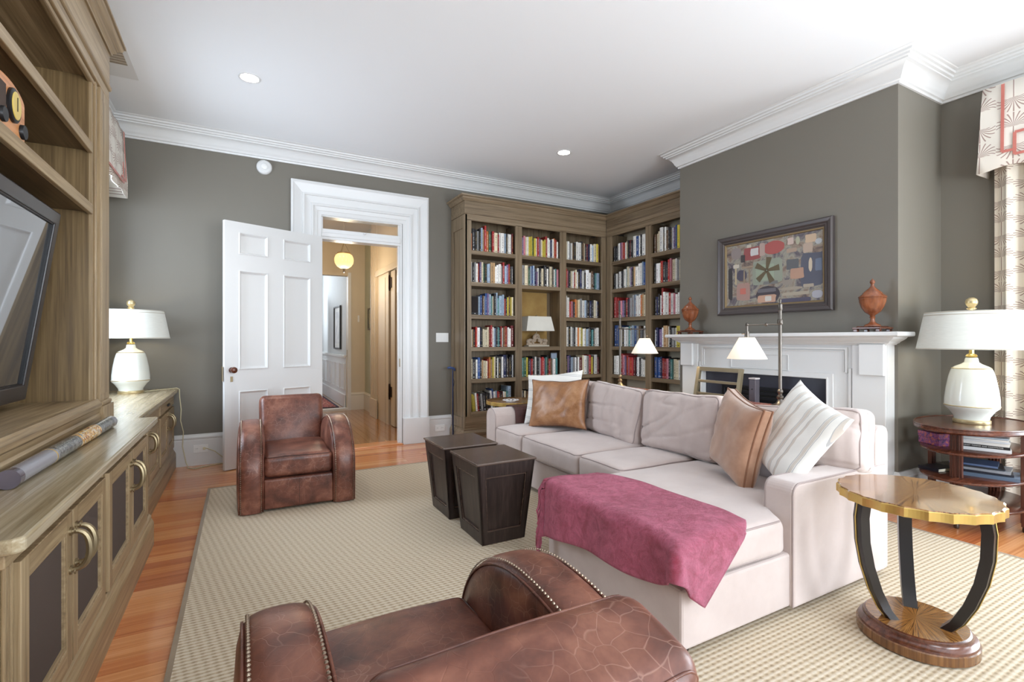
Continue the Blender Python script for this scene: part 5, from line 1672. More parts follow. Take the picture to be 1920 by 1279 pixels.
# ================================================================ CLUB CHAIRS
def club_chair():
    o = thing('club_armchair', 'brown leather club armchair facing the camera before the open door', 'armchair', (0, 0, 0), 0, 'brown leather club armchairs')
    W, AW = 0.395, 0.155
    prof = [(0.012, 0.006), (0.004, 0.12), (0.0, 0.25)]
    cy, cz = 0.40, 0.27
    prof += [(cy - 0.40 * math.cos(a), cz + 0.328 * math.sin(a)) for a in [PI / 2 * i / 14 for i in range(1, 15)]]
    prof += [(cy + 0.55 * math.sin(a), cz + 0.328 * math.cos(a)) for a in [PI / 2 * i / 14 for i in range(1, 15)]]
    prof += [(0.94, 0.12), (0.93, 0.006)]
    n = len(prof)
    nor = []
    for i in range(n):
        a = Vector(prof[max(i - 1, 0)]); c = Vector(prof[min(i + 1, n - 1)])
        d = (c - a).normalized(); nor.append(Vector((-d.y, d.x)))
    for s in (-1, 1):
        b = B(); K = 8
        gx = []
        for i in range(n):
            row_ = []
            for k in range(K + 1):
                u = 2 * k / K - 1
                bul = 0.016 * (1 - abs(u) ** 3.0) - 0.010 * (abs(u) ** 8)
                xx = s * (W - AW / 2) + u * AW / 2
                row_.append(b.b.verts.new((xx, prof[i][0] + nor[i].x * bul, prof[i][1] + nor[i].y * bul)))
            gx.append(row_)
        for i in range(n - 1):
            for k in range(K):
                b.b.faces.new((gx[i][k], gx[i + 1][k], gx[i + 1][k + 1], gx[i][k + 1]))
        for k in range(K):
            b.b.faces.new((gx[0][k], gx[0][k + 1], gx[-1][k + 1], gx[-1][k]))
        # padded side panels: inset ring + centre fan
        for k, dirn in ((0, -1), (K, 1)):
            cen = Vector((0, 0.46, 0.25))
            prev = [gx[i][k] for i in range(n)]
            for f_, px in ((0.90, 0.010), (0.6, 0.018)):
                cur = []
                for i in range(n):
                    p = prev[0].co if False else gx[i][k].co
                    base_ = Vector((gx[0][k].co.x, cen.y + (p.y - cen.y) * f_, cen.z + (p.z - cen.z) * f_))
                    base_.x += dirn * px
                    cur.append(b.b.verts.new(base_))
                for i in range(n):
                    j = (i + 1) % n
                    b.b.faces.new((prev[i], prev[j], cur[j], cur[i]))
                prev = cur
            b.b.faces.new(prev)
        am = b.done('arm', LEA, o, smooth=True)
        nb = B(); pp = B()
        for e_ in (-1, 1):
            xe = s * (W - AW / 2) + e_ * (AW / 2 - 0.012)
            line = [(xe, prof[i][0] + nor[i].x * 0.010, prof[i][1] + nor[i].y * 0.010) for i in range(n)]
            pp.tube([(s * (W - AW / 2) + e_ * (AW / 2 - 0.001), prof[i][0] + nor[i].x * -0.004, prof[i][1] + nor[i].y * -0.004) for i in range(n)], 0.004, 6)
            # even spacing
            acc_ = 0.0; stp = 0.0135
            for i in range(n - 1):
                a, c = Vector(line[i]), Vector(line[i + 1]); l_ = (c - a).length
                nn = Vector((0, nor[i].x, nor[i].y))
                while acc_ < l_:
                    p = a.lerp(c, acc_ / l_)
                    t1 = Vector((1, 0, 0)); t2 = nn.cross(t1).normalized(); r_ = 0.0046
                    vs = [nb.b.verts.new(p + (t1 * math.cos(2 * PI * k / 6) + t2 * math.sin(2 * PI * k / 6)) * r_) for k in range(6)]
                    tp = [nb.b.verts.new(p + nn * 0.0035 + (t1 * math.cos(2 * PI * k / 6) + t2 * math.sin(2 * PI * k / 6)) * r_ * 0.5) for k in range(6)]
                    for k in range(6):
                        nb.b.faces.new((vs[k], vs[(k + 1) % 6], tp[(k + 1) % 6], tp[k]))
                    nb.b.faces.new(tp)
                    acc_ += stp
                acc_ -= l_
        nb.done('nailheads', plain('antique_nailhead', (150, 132, 114), 0.4, 0.7), am, kind='stuff')
        pp.done('piping', LEA, am, smooth='all')
    IW = W - AW - 0.002
    fp = B().pad(IW, 0.03, 0.108, 0.015, 0.0, Matrix.Translation((0, 0.046, 0.122)), n=6).done('front_panel', LEA, o, smooth='all')
    fb(-0.0012, 0.0012, 0.0145, 0.018, 0.02, 0.22).done('seam', leather('leather_seam', (50, 22, 14), (62, 30, 20), (72, 36, 24), (80, 44, 30)), fp)
    fb(-IW, IW, 0.10, 0.93, 0.02, 0.232).done('seat_base', LEA, o)
    cushion('seat_cushion', o, LEA, leather('leather_seam', 0, 0, 0, 0), IW - 0.002, 0.335, 0.076, 0.035, 0.028, Matrix.Translation((0, 0.365, 0.312)), 51, 0.004, 6, puffb=0.0, pipes=(1,), pr=0.003)
    t_ = math.radians(15)
    Mb = Matrix.Translation((0, 0.855, 0.475)) @ Matrix(((1, 0, 0, 0), (0, math.sin(t_), -math.cos(t_), 0), (0, math.cos(t_), math.sin(t_), 0), (0, 0, 0, 1)))
    cushion('backrest', o, LEA, LEA, 0.258, 0.275, 0.10, 0.05, 0.035, Mb, 57, 0.003, 5, n=12, puffb=0.03, pipes=(1, -1), pr=0.003)
    fb(-IW, IW, 0.90, 0.955, 0.02, 0.46).done('rear_panel', LEA, o, bevel=0.02)
    for sx in (-1, 1):
        for yy in (0.08, 0.86):
            B().lathe([(0.02, 0.0), (0.022, 0.02)], (sx * 0.3, yy, -0.0), 12).done('foot', BLACKM, o)
    return o


ch = club_chair()
ch.location = (0.372, 3.935, RZ); ch.rotation_euler = (0, 0, math.radians(-1))
c2_ = copy_tree(ch)
c2_.scale = (1.035, 1, 1); c2_.location = (0.407, 1.565, RZ); c2_.rotation_euler = (0, 0, PI)
c2_['label'] = 'brown leather club armchair seen from behind in the foreground'

# ================================================================ TAPERED PEDESTAL TABLES
def pedestal(loc, label):
    o = thing('pedestal_table', label, 'table', loc, 0, 'dark tapered pedestal tables')
    tx, ty, bx_, by_, H = 0.196, 0.208, 0.146, 0.166, 0.492
    def S(side, u, t_, off):
        hx = bx_ + (tx - bx_) * t_; hy = by_ + (ty - by_) * t_
        if side in (0, 2):
            s = -1 if side == 0 else 1
            return Vector((u * hx, s * (hy + off), H * t_))
        s = -1 if side == 1 else 1
        return Vector((s * (hx + off), u * hy, H * t_))
    B().rings([[(sx * (k - 0.013), sy * (j - 0.013), z) for sx, sy in ((-1, -1), (1, -1), (1, 1), (-1, 1))] for k, j, z in ((bx_, by_, 0.003), (tx, ty, H))]).done('core', ESPR, o)
    for side in range(4):
        b = B()
        def slab(u0, u1, t0, t1, o0, o1):
            c = [(u0, t0), (u1, t0), (u1, t1), (u0, t1)]
            b.rings([[S(side, u, t_, o0) for u, t_ in c], [S(side, u, t_, o1) for u, t_ in c]])
        f = 0.24; t0_, t1_ = 0.15, 0.85
        slab(-1, -1 + f, 0.0, 1.0, -0.014, 0.0); slab(1 - f, 1, 0.0, 1.0, -0.014, 0.0)
        slab(-1 + f, 1 - f, 0, t0_, -0.014, -0.0002); slab(-1 + f, 1 - f, t1_, 1.0, -0.014, -0.0002)
        p = b.done('side_frame', ESPR, o)
        b = B()
        e_ = 0.035
        for q in ((-1 + f, -1 + f + e_, t0_, t1_), (1 - f - e_, 1 - f, t0_, t1_), (-1 + f, 1 - f, t0_, t0_ + 0.02), (-1 + f, 1 - f, t1_ - 0.02, t1_)):
            slab(*q, -0.013, -0.004)
        b.done('bead', ESPRT, p)
    fb(-0.206, 0.206, -0.218, 0.218, H, 0.507).done('top_slab', ESPRT, o, bevel=0.006)
    return o


pedestal((1.412, 2.845, RZ), 'dark espresso tapered pedestal table nearest the pink throw')
pedestal((1.400, 3.352, RZ), 'dark espresso tapered pedestal table nearer the doorway')


# ================================================================ SCALLOPED ROUND TABLES
def burst_mat(name, cols, k=26.0):
    t = NT(name)
    c = t.n('ShaderNodeTexCoord'); s = t.n('ShaderNodeSeparateXYZ'); t.l(c.outputs['Object'], s.inputs[0])
    ang = t.math('ARCTAN2', s.outputs[1], s.outputs[0])
    r = t.math('SQRT', t.math('ADD', t.math('POWER', s.outputs[0], 2.0), t.math('POWER', s.outputs[1], 2.0)))
    # eight book-matched veneer wedges
    wd = t.math('PINGPONG', t.math('ADD', ang, PI), PI / 8)
    cv = t.n('ShaderNodeCombineXYZ')
    t.l(t.math('MULTIPLY', wd, k), cv.inputs[0]); t.l(t.math('MULTIPLY', r, 5.0), cv.inputs[1])
    n1 = t.noise(cv.outputs[0], 1.3, 4, 0.6, 0.5)
    t.base(t.ramp(n1, [(0.36, cols[0]), (0.47, cols[1]), (0.58, cols[2])]))
    t.set(Roughness=0.16)
    t.p.inputs['Coat Weight'].default_value = 0.6
    t.p.inputs['Coat Roughness'].default_value = 0.06
    return t.m


BUR = burst_mat('sunburst_veneer', (srgb(84, 50, 24), srgb(126, 82, 40), srgb(160, 114, 62)))


def scallop_table(loc, label, rz=0):
    o = thing('scalloped_side_table', label, 'table', loc, rz, 'round scalloped side tables')
    H, RR, N = 0.607, 0.276, 24
    ring = []
    for i in range(N * 6):
        a = 2 * PI * i / (N * 6)
        k = (i % 6) / 6.0
        r = RR * (1 - 0.028 * math.sin(PI * k) ** 0.8)
        ring.append((a, r))
    def rg(z, d=0): return [((r - d) * math.cos(a), (r - d) * math.sin(a), z) for a, r in ring]
    B().rings([rg(H - 0.004, 0.003), rg(H, 0.006)]).done('table_top', BUR, o)
    B().rings([rg(H - 0.040, 0.004), rg(H - 0.038, 0), rg(H - 0.006, 0), rg(H - 0.0035, 0.002)]).done('gilt_scalloped_edge', GOLD, o)
    leg = [(0.205, H - 0.04), (0.214, 0.50), (0.210, 0.40), (0.192, 0.30), (0.160, 0.20), (0.122, 0.12), (0.092, 0.082)]
    for a in (150, 32, -80):
        a = math.radians(a)
        b = B()
        rings = []
        for r, z in leg:
            th_ = 0.036
            w_ = 0.024
            ring_ = []
            for (dr, dt_) in ((0, -w_), (th_, -w_), (th_ + 0.006, 0), (th_, w_), (0, w_)):
                rr_ = r + dr - 0.01
                ring_.append((rr_ * math.cos(a) - dt_ * math.sin(a), rr_ * math.sin(a) + dt_ * math.cos(a), z))
            rings.append(ring_)
        b.rings(rings)
        lg = b.done('leg', plain('ebonised_wood', (34, 30, 30), 0.28), o, smooth=True)
        B().tube([((r + 0.033) * math.cos(a), (r + 0.033) * math.sin(a), z) for r, z in leg], 0.0022, 5).done('gilt_line', GOLD, lg)
    wz = wood('table_base_veneer', (70, 42, 22), (110, 72, 40), (146, 102, 60), 'z', 0.25, coat=0.4)
    B().lathe([(0.196, 0), (0.202, 0.004), (0.202, 0.038), (0.198, 0.042)], seg=64).done('base_drum', wz, o, smooth=True)
    B().lathe([(0.198, 0.042), (0.196, 0.05), (0.182, 0.056), (0.176, 0.066), (0.176, 0.076), (0.170, 0.081)], seg=64).done('base_step', MAHOG, o, smooth=True)
    B().lathe([(0.169, 0.078), (0.169, 0.083)], seg=64).done('base_top', BUR, o)
    return o


scallop_table((2.462, 0.992, RZ), 'round sunburst side table with gilt scalloped edge in the foreground')
scallop_table((2.505, 4.565, RZ), 'round sunburst side table half hidden behind the far sofa arm', 0.7)
wb = thing('wire_bowl', 'small white openwork dish on the far side table', 'bowl', (2.42, 4.44, RZ + 0.608))
wm = plain('white_wire', (226, 224, 224), 0.35)
b = B()
for k in range(9):
    a = 2 * PI * k / 9
    b.tube([(0.055 * math.cos(a) + 0.028 * math.cos(q_), 0.055 * math.sin(a) + 0.028 * math.sin(q_), 0.006 + 0.012 * (1 + math.cos(q_ - a)) / 2) for q_ in [2 * PI * i / 12 for i in range(12)]], 0.004, 6, True)
b.done('looped_wire', wm, wb, smooth='all')
B().tube([(0.05 * math.cos(2 * PI * i / 24), 0.05 * math.sin(2 * PI * i / 24), 0.004) for i in range(24)], 0.004, 6, True).done('ring_base', wm, wb, smooth='all')

# ================================================================ CONSOLE TABLE BEHIND SOFA
RW = wood('red_cherry', (120, 58, 36), (156, 84, 58), (182, 112, 84), 'y', 0.25, coat=0.3)
cs = thing('console_table', 'reddish wooden console table behind the sofa', 'table', (3.24, 3.12, RZ))
fb(-0.21, 0.21, -1.05, 1.02, 0.735, 0.765).done('table_top', RW, cs, bevel=0.006)
fb(-0.18, 0.18, -1.0, 0.97, 0.64, 0.735).done('apron', RW, cs)
for (x, y) in ((-0.16, -0.98), (0.16, -0.98), (-0.16, 0.95), (0.16, 0.95)):
    B().rings([[(x + s * k, y + t_ * k, z) for s, t_ in ((-1, -1), (1, -1), (1, 1), (-1, 1))] for k, z in ((0.018, 0), (0.03, 0.735))]).done('leg', RW, cs)
CZ = RZ + 0.7655
PLEAT = NT('pleated_shade')
sxx = PLEAT.n('ShaderNodeTexCoord'); s3 = PLEAT.n('ShaderNodeSeparateXYZ'); PLEAT.l(sxx.outputs['Object'], s3.inputs[0])
PLEAT.base(srgb(250, 244, 232)); PLEAT.set(Roughness=0.9)
PLEAT.p.inputs['Emission Color'].default_value = srgb(255, 236, 206)
PLEAT.p.inputs['Emission Strength'].default_value = 0.30


def desk_lamp(loc, ang, label, polemat, armL=0.24):
    o = thing('pharmacy_lamp', label, 'lamp', loc, ang, 'pharmacy lamps on the console table')
    bm_ = BRASS if 'brass' in label else polemat
    B().lathe([(0.068, 0), (0.07, 0.006), (0.06, 0.016), (0.03, 0.03), (0.018, 0.05), (0.015, 0.06), (0.022, 0.068), (0.022, 0.08), (0.012, 0.088), (0.012, 0.10), (0.019, 0.108), (0.019, 0.12), (0.011, 0.13), (0.001, 0.13)], seg=24).done('base', bm_, o, smooth=True)
    B().tube([(0, 0, 0.12), (0, 0, 0.70)], 0.0115, 12).done('pole', polemat, o, smooth=True)
    B().lathe([(0.014, 0.58), (0.018, 0.585), (0.018, 0.615), (0.014, 0.62)], seg=16).done('pole_collar', polemat, o, smooth=True)
    B().lathe([(0.012, 0.68), (0.016, 0.69), (0.014, 0.725), (0.006, 0.73), (0.005, 0.74), (0.009, 0.75), (0.005, 0.762), (0.001, 0.764)], seg=16).done('finial', polemat, o, smooth=True)
    za = 0.584
    a = B().tube([(0.014, 0, za), (armL * 0.42, 0, za)], 0.005, 8).tube([(armL * 0.42, 0, za), (armL, 0, za - 0.004)], 0.005, 8)
    am = a.done('swing_arm', polemat, o, smooth=True)
    for x in (armL * 0.42, armL):
        B().sphere((x, 0, za - 0.001), 0.013).done('joint', polemat, am, smooth=True)
    B().tube([(armL, 0, za - 0.01), (armL, 0, za - 0.085)], 0.009, 10).tube([(armL, 0, za - 0.05), (armL, 0, za - 0.10)], 0.015, 12).done('socket', polemat, o, smooth=True)
    B().tube([(armL + 0.012, 0, za - 0.066), (armL + 0.035, 0, za - 0.066)], 0.004, 8).done('switch', polemat, o)
    z1, z0 = za - 0.092, za - 0.242
    n = 96
    rr = []
    for i in range(n):
        t_ = 2 * PI * i / n
        k = 1 + (0.012 if i % 2 else -0.012)
        rr.append([(armL + r * k * math.cos(t_), r * k * math.sin(t_), z) for r, z in ((0.129, z0), (0.05, z1), (0.048, z1), (0.127, z0))])
    rr.append(rr[0])
    B().rings(rr, caps=False).done('lamp_shade', PLEAT.m, o, smooth='all')
    B().sphere((armL, 0, za - 0.16), 0.024).done('bulb', GLB, o, smooth=True)
    p = Vector((armL, 0, 0)); p.rotate(Matrix.Rotation(ang, 3, 'Z'))
    point('pharmacy_lamp_light', (loc[0] + p.x, loc[1] + p.y, loc[2] + za - 0.19), 1.5, (1, 0.82, 0.6), 0.03)
    return o


desk_lamp((3.295, 3.775, CZ), math.atan2(-0.55, 0.84), 'brass footed pharmacy lamp with lit pleated shade in front of the bookcase', BRONZE)
desk_lamp((3.30, 2.118, CZ), math.atan2(0.55, -0.84), 'grey pharmacy lamp with lit pleated shade in front of the mantel', BRONZE, 0.225)

# chair with open metal-look back behind the console
GM = plain('silver_gilt_lacquer', (150, 138, 112), 0.3, 0.45)
cc = thing('open_back_chair', 'silver gilt chair with open rectangular back before the fireplace', 'chair', (3.70, 3.04, RZ), PI)
def bar(p0, p1, w_, d_):
    p0, p1 = Vector(p0), Vector(p1)
    ax_ = (p1 - p0).normalized(); s_ = Vector((1, 0, 0)); s_ = (s_ - ax_ * s_.dot(ax_)).normalized(); n_ = ax_.cross(s_)
    return B().rings([[p + s_ * a * d_ / 2 + n_ * b_ * w_ / 2 for a, b_ in ((-1, -1), (1, -1), (1, 1), (-1, 1))] for p in (p0, p1)])
for s in (-1, 1):
    bar((-0.02, s * 0.225, 0.0), (-0.03, s * 0.225, 0.45), 0.034, 0.034).done('leg', GM, cc)
    bar((-0.03, s * 0.225, 0.45), (-0.135, s * 0.225, 0.985), 0.034, 0.03).done('back_post', GM, cc)
    bar((0.40, s * 0.225, 0.0), (0.40, s * 0.225, 0.45), 0.034, 0.034).done('leg', GM, cc)
for (z, w_) in ((0.968, 0.036), (0.855, 0.024), (0.74, 0.024), (0.60, 0.024)):
    x = -0.03 - 0.105 * (z - 0.45) / 0.535
    fb(x - 0.013, x + 0.013, -0.21, 0.21, z - w_ / 2, z + w_ / 2).done('back_rail', GM, cc, bevel=0.003)
B().pad(0.22, 0.225, 0.035, 0.025, 0.015, Matrix.Translation((0.19, 0, 0.47))).done('seat', SOFA, cc, smooth='all')
fb(-0.03, 0.41, -0.22, 0.22, 0.40, 0.44).done('seat_frame', GM, cc)
ps = thing('square_post_stand', 'narrow dark grey square post with pale top behind the sofa', 'stand', (3.66, 2.57, RZ))
PG = plain('gunmetal_grey', (84, 80, 88), 0.35, 0.4)
B().rings([[(s * k, t_ * k, z) for s, t_ in ((-1, -1), (1, -1), (1, 1), (-1, 1))] for k, z in ((0.029, 0.02), (0.029, 0.92))]).done('post', PG, ps, bevel=0.005)
fb(-0.031, 0.031, -0.031, 0.031, 0.92, 0.932).done('pale_cap', plain('pale_cap', (190, 184, 184), 0.4), ps, bevel=0.003)
fb(-0.09, 0.09, -0.09, 0.09, 0, 0.02).done('foot_plate', PG, ps, bevel=0.004)
B().sphere((-0.029, 0.0, 0.84), 0.006).done('screw', BLACKM, ps)

# ================================================================ OVAL TIERED END TABLE
et = thing('tiered_end_table', 'dark mahogany oval end table with open shelves by the curtain', 'table', (4.44, 1.45, 0.0005))
def oval(a, b_, pr, name, mat):
    n = 64
    return B().rings([[((a - d) * math.cos(2 * PI * i / n), (b_ - d) * math.sin(2 * PI * i / n), z) for i in range(n)] for d, z in pr]).done(name, mat, et, smooth=True)
oval(0.455, 0.305, [(0.03, 0.640), (0.012, 0.645), (0.0, 0.655), (0.0, 0.672), (0.008, 0.678), (0.012, 0.678)], 'table_top', MAHOG)
B().tube([(0.449 * math.cos(2 * PI * i / 64), 0.299 * math.sin(2 * PI * i / 64), 0.679) for i in range(64)], 0.005, 6, True).done('raised_rim', MAHOG, et, smooth='all')
for z in (0.515, 0.335, 0.155):
    oval(0.405, 0.27, [(0.006, z - 0.012), (0.0, z - 0.006), (0.0, z + 0.002), (0.006, z + 0.006)], 'shelf', MAHOG)
MZ = wood('mahogany_post', (52, 26, 18), (88, 48, 34), (118, 70, 50), 'z', 0.3)
for (x, y, an) in ((-0.275, 0.0, 0), (0.02, 0.245, PI / 2), (0.35, 0, 0), (0.02, -0.25, PI / 2)):
    b = B()
    c_, s_ = math.cos(an), math.sin(an)
    w2, d2 = 0.032, 0.012
    b.rings([[(x + a * c_ - q_ * s_, y + a * s_ + q_ * c_, z) for a, q_ in ((-d2, -w2), (d2, -w2), (d2, w2), (-d2, w2))] for z in (0.04, 0.642)])
    p = b.done('post', MZ, et)
    b = B()
    for k in (-1, 0, 1):
        for sd in (-1, 1):
            a = sd * (d2 + 0.002)
            q_ = k * 0.018
            b.tube([(x + a * c_ - q_ * s_, y + a * s_ + q_ * c_, 0.06), (x + a * c_ - q_ * s_, y + a * s_ + q_ * c_, 0.62)], 0.0045, 6)
    b.done('reeding', MZ, p)
    B().lathe([(0.012, 0), (0.016, 0.01), (0.014, 0.035), (0.02, 0.042)], (x, y, 0), 12).done('caster', BRONZE, p, smooth=True)
# purple patterned box
t = NT('patterned_paper'); v = t.coord()
t.base(t.ramp(t.noise(v, 38, 4, 0.7, 1.5), [(0.38, srgb(66, 36, 84)), (0.48, srgb(128, 70, 138)), (0.56, srgb(170, 80, 90)), (0.66, srgb(206, 130, 90))])); t.set(Roughness=0.4)
bx = thing('patterned_box', 'small purple and red patterned box on the end table shelf', 'box', (4.275, 1.60, 0.522), -0.5)
fb(-0.055, 0.055, -0.085, 0.085, 0.0, 0.045).done('box_body', t.m, bx, bevel=0.002)
fb(-0.058, 0.058, -0.088, 0.088, 0.046, 0.085).done('box_lid', t.m, bx, bevel=0.003)


def mag(x, y, z, w_, d_, h, rz, rgb, label, text=None):
    o = thing('book', label, 'book', (x, y, z), rz, 'books and magazines on the end table')
    cm = plain('cover_%d_%d_%d' % rgb, rgb, 0.35)
    b = B(); c = min(0.0016, h * 0.2)
    b.box(-w_ / 2, w_ / 2, -d_ / 2, d_ / 2, 0, c); b.box(-w_ / 2, w_ / 2, -d_ / 2, d_ / 2, h - c, h); b.box(-w_ / 2, w_ / 2, -d_ / 2, -d_ / 2 + c, c, h - c)
    b.done('cover', cm, o)
    fb(-w_ / 2 + 0.003, w_ / 2 - 0.003, -d_ / 2 + c + 0.0002, d_ / 2 - 0.003, c + 0.0002, h - c - 0.0002).done('pages', plain('paper', (226, 218, 196), 0.8), o)
    if text:
        cu = bpy.data.curves.new('title', 'FONT'); cu.body = text; cu.size = h * 0.62; cu.extrude = 0.0003; cu.align_x = 'CENTER'; cu.align_y = 'CENTER'; cu.space_character = 1.15
        q = bpy.data.objects.new('spine_title', cu); COL.objects.link(q); q.parent = o
        q.location = (0, -d_ / 2 - 0.0004, h / 2); q.rotation_euler = (PI / 2, 0, 0)
        me = bpy.data.meshes.new_from_object(q)
        q2 = bpy.data.objects.new('spine_title', me); COL.objects.link(q2); q2.parent = o
        q2.location = q.location; q2.rotation_euler = q.rotation_euler
        me.materials.clear(); me.materials.append(plain('white_ink', (240, 240, 236), 0.5))
        q2['kind'] = 'stuff'
        bpy.data.objects.remove(q)
    return o


# the spine side faces the camera side (local -y); rotate so -y looks towards -X
RZM = -PI / 2 + 0.28
z = 0.5217
for i, (w_, h, rgb, lab, tx, dz) in enumerate(((0.27, 0.020, (226, 226, 226), 'white book at the bottom of the upper end table stack', None, 0.05), (0.265, 0.018, (30, 30, 34), 'black book with white spine lettering in the upper stack', 'DORSET TOWNS AND FOOTPATHS', 0.0),
                                               (0.262, 0.018, (232, 230, 226), 'white book just above the black lettered one', None, -0.04), (0.24, 0.012, (206, 208, 212), 'pale grey magazine in the upper stack', None, 0.10), (0.25, 0.010, (238, 238, 236), 'white magazine second from top of the upper stack', None, -0.05),
                                               (0.22, 0.008, (178, 190, 200), 'pale blue magazine topping the upper stack', None, 0.16))):
    mag(4.37 + 0.003 * i, 1.385, z, w_, 0.20, h, RZM + dz, rgb, lab, tx); z += h + 0.0006
z = 0.3417
for i, (w_, h, rgb, lab, dz, dy) in enumerate(((0.33, 0.024, (96, 112, 132), 'large slate blue book at the bottom of the lower stack', 0.0, -0.0), (0.30, 0.014, (30, 34, 48), 'dark navy magazine second in the lower stack', 0.05, 0.02),
                                               (0.29, 0.016, (150, 154, 162), 'grey book in the middle of the lower stack', -0.06, 0.02), (0.27, 0.010, (34, 36, 44), 'black magazine near the top of the lower stack', 0.08, 0.05), (0.24, 0.012, (92, 112, 150), 'blue book topping the lower end table stack', -0.03, 0.06))):
    mag(4.40 + 0.003 * i, 1.38 + dy, z, w_, 0.215, h, RZM + dz, rgb, lab); z += h + 0.0006
mag(4.30, 1.60, 0.3417, 0.13, 0.19, 0.022, RZM - 0.5, (26, 28, 40), 'small dark booklet left on the lower end table shelf')

# ================================================================ CURTAINS AND VALANCES
def thistle(name, bgc, line, axis, sc=1.0):
    """seed-head print; axis 'y' uses (y, z)"""
    t = NT(name)
    c = t.n('ShaderNodeTexCoord'); s = t.n('ShaderNodeSeparateXYZ'); t.l(c.outputs['Object'], s.inputs[0])
    CW, CH = 0.14 * sc, 0.26 * sc
    wob = t.noise(c.outputs['Object'], 6, 2)
    u = t.math('DIVIDE', s.outputs[1], CW)
    u = t.math('ADD', u, 20.0)
    colm = t.math('FLOOR', u)
    fu = t.math('MULTIPLY', t.math('SUBTRACT', t.math('FRACT', u), 0.5), CW)
    w_ = t.math('ADD', t.math('DIVIDE', s.outputs[2], CH), t.math('MULTIPLY', colm, 0.5))
    fw = t.math('MULTIPLY', t.math('SUBTRACT', t.math('FRACT', w_), 0.5), CH)
    total = None
    for (oy, flip) in ((0.050 * sc, 1), (-0.050 * sc, -1)):
        dy = t.math('MULTIPLY', t.math('SUBTRACT', fw, oy), float(flip))
        ang = t.math('ARCTAN2', fu, dy)            # 0 = away from the stem
        r = t.math('SQRT', t.math('ADD', t.math('POWER', fu, 2.0), t.math('POWER', dy, 2.0)))
        ang2 = t.math('ADD', ang, t.math('MULTIPLY', t.math('MULTIPLY', ang, r), -4.0))
        lines = t.math('LESS_THAN', t.math('ABSOLUTE', t.math('SUBTRACT', t.math('FRACT', t.math('ADD', t.math('MULTIPLY', ang2, 5.0), 30.5)), 0.5)), t.math('SUBTRACT', 0.30, t.math('MULTIPLY', r, 2.4 / sc)))
        m = t.math('MULTIPLY', t.math('LESS_THAN', r, 0.078 * sc), t.math('LESS_THAN', t.math('ABSOLUTE', ang), 1.55))
        g_ = t.math('MULTIPLY', t.math('MULTIPLY', lines, m), 0.85)
        total = g_ if total is None else t.math('MAXIMUM', total, g_)
    stem = t.math('MULTIPLY', t.math('LESS_THAN', t.math('ABSOLUTE', fu), 0.0022), t.math('LESS_THAN', t.math('ABSOLUTE', fw), 0.05 * sc))
    stem2 = t.math('MULTIPLY', t.math('LESS_THAN', t.math('ABSOLUTE', fu), 0.0018), t.math('GREATER_THAN', t.math('ABSOLUTE', fw), 0.09 * sc))
    total = t.math('MAXIMUM', total, t.math('MAXIMUM', stem, t.math('MULTIPLY', stem2, 0.0)))
    t.base(t.mix(total, bgc, line))
    t.set(Roughness=0.85)
    t.bump(t.noise(c.outputs['Object'], 300, 2), 0.2, 0.001)
    return t.m


PRT = thistle('seedhead_print', srgb(230, 221, 206), srgb(134, 100, 90), 'y')
PRV = thistle('seedhead_print_large', srgb(230, 223, 212), srgb(150, 118, 110), 'y', 1.3)
BAND = cloth('coral_band', (206, 124, 112), weave=900)
cu = thing('patterned_curtain', 'cream curtain with brown seedhead print on the right wall', 'curtain', (4.945, 1.25, 0.0))
b = B()
n = 90
prof = []
for i in range(n + 1):
    y = 0.25 - 0.60 * i / n
    prof.append((-0.012 + 0.038 * math.sin(i / n * 2 * PI * 4.5 + 0.6) + 0.01 * math.sin(i * 0.9), y))
rings = []
for z, k, fl_ in ((0.012, 1.15, 1.0), (0.7, 1.0, 1.0), (1.4, 0.9, 1.0), (2.2, 0.85, 1.0), (2.96, 0.7, 1.0)):
    rings.append([(x * k, y, z) for x, y in prof] + [(x * k + 0.006, y, z) for x, y in reversed(prof)])
b.rings(rings).done('curtain_cloth', PRT, cu, smooth=True)
B().tube([(-0.0, 0.27, 2.98), (-0.0, -2.0, 2.98)], 0.012, 10).done('curtain_rod', BRASS, cu)


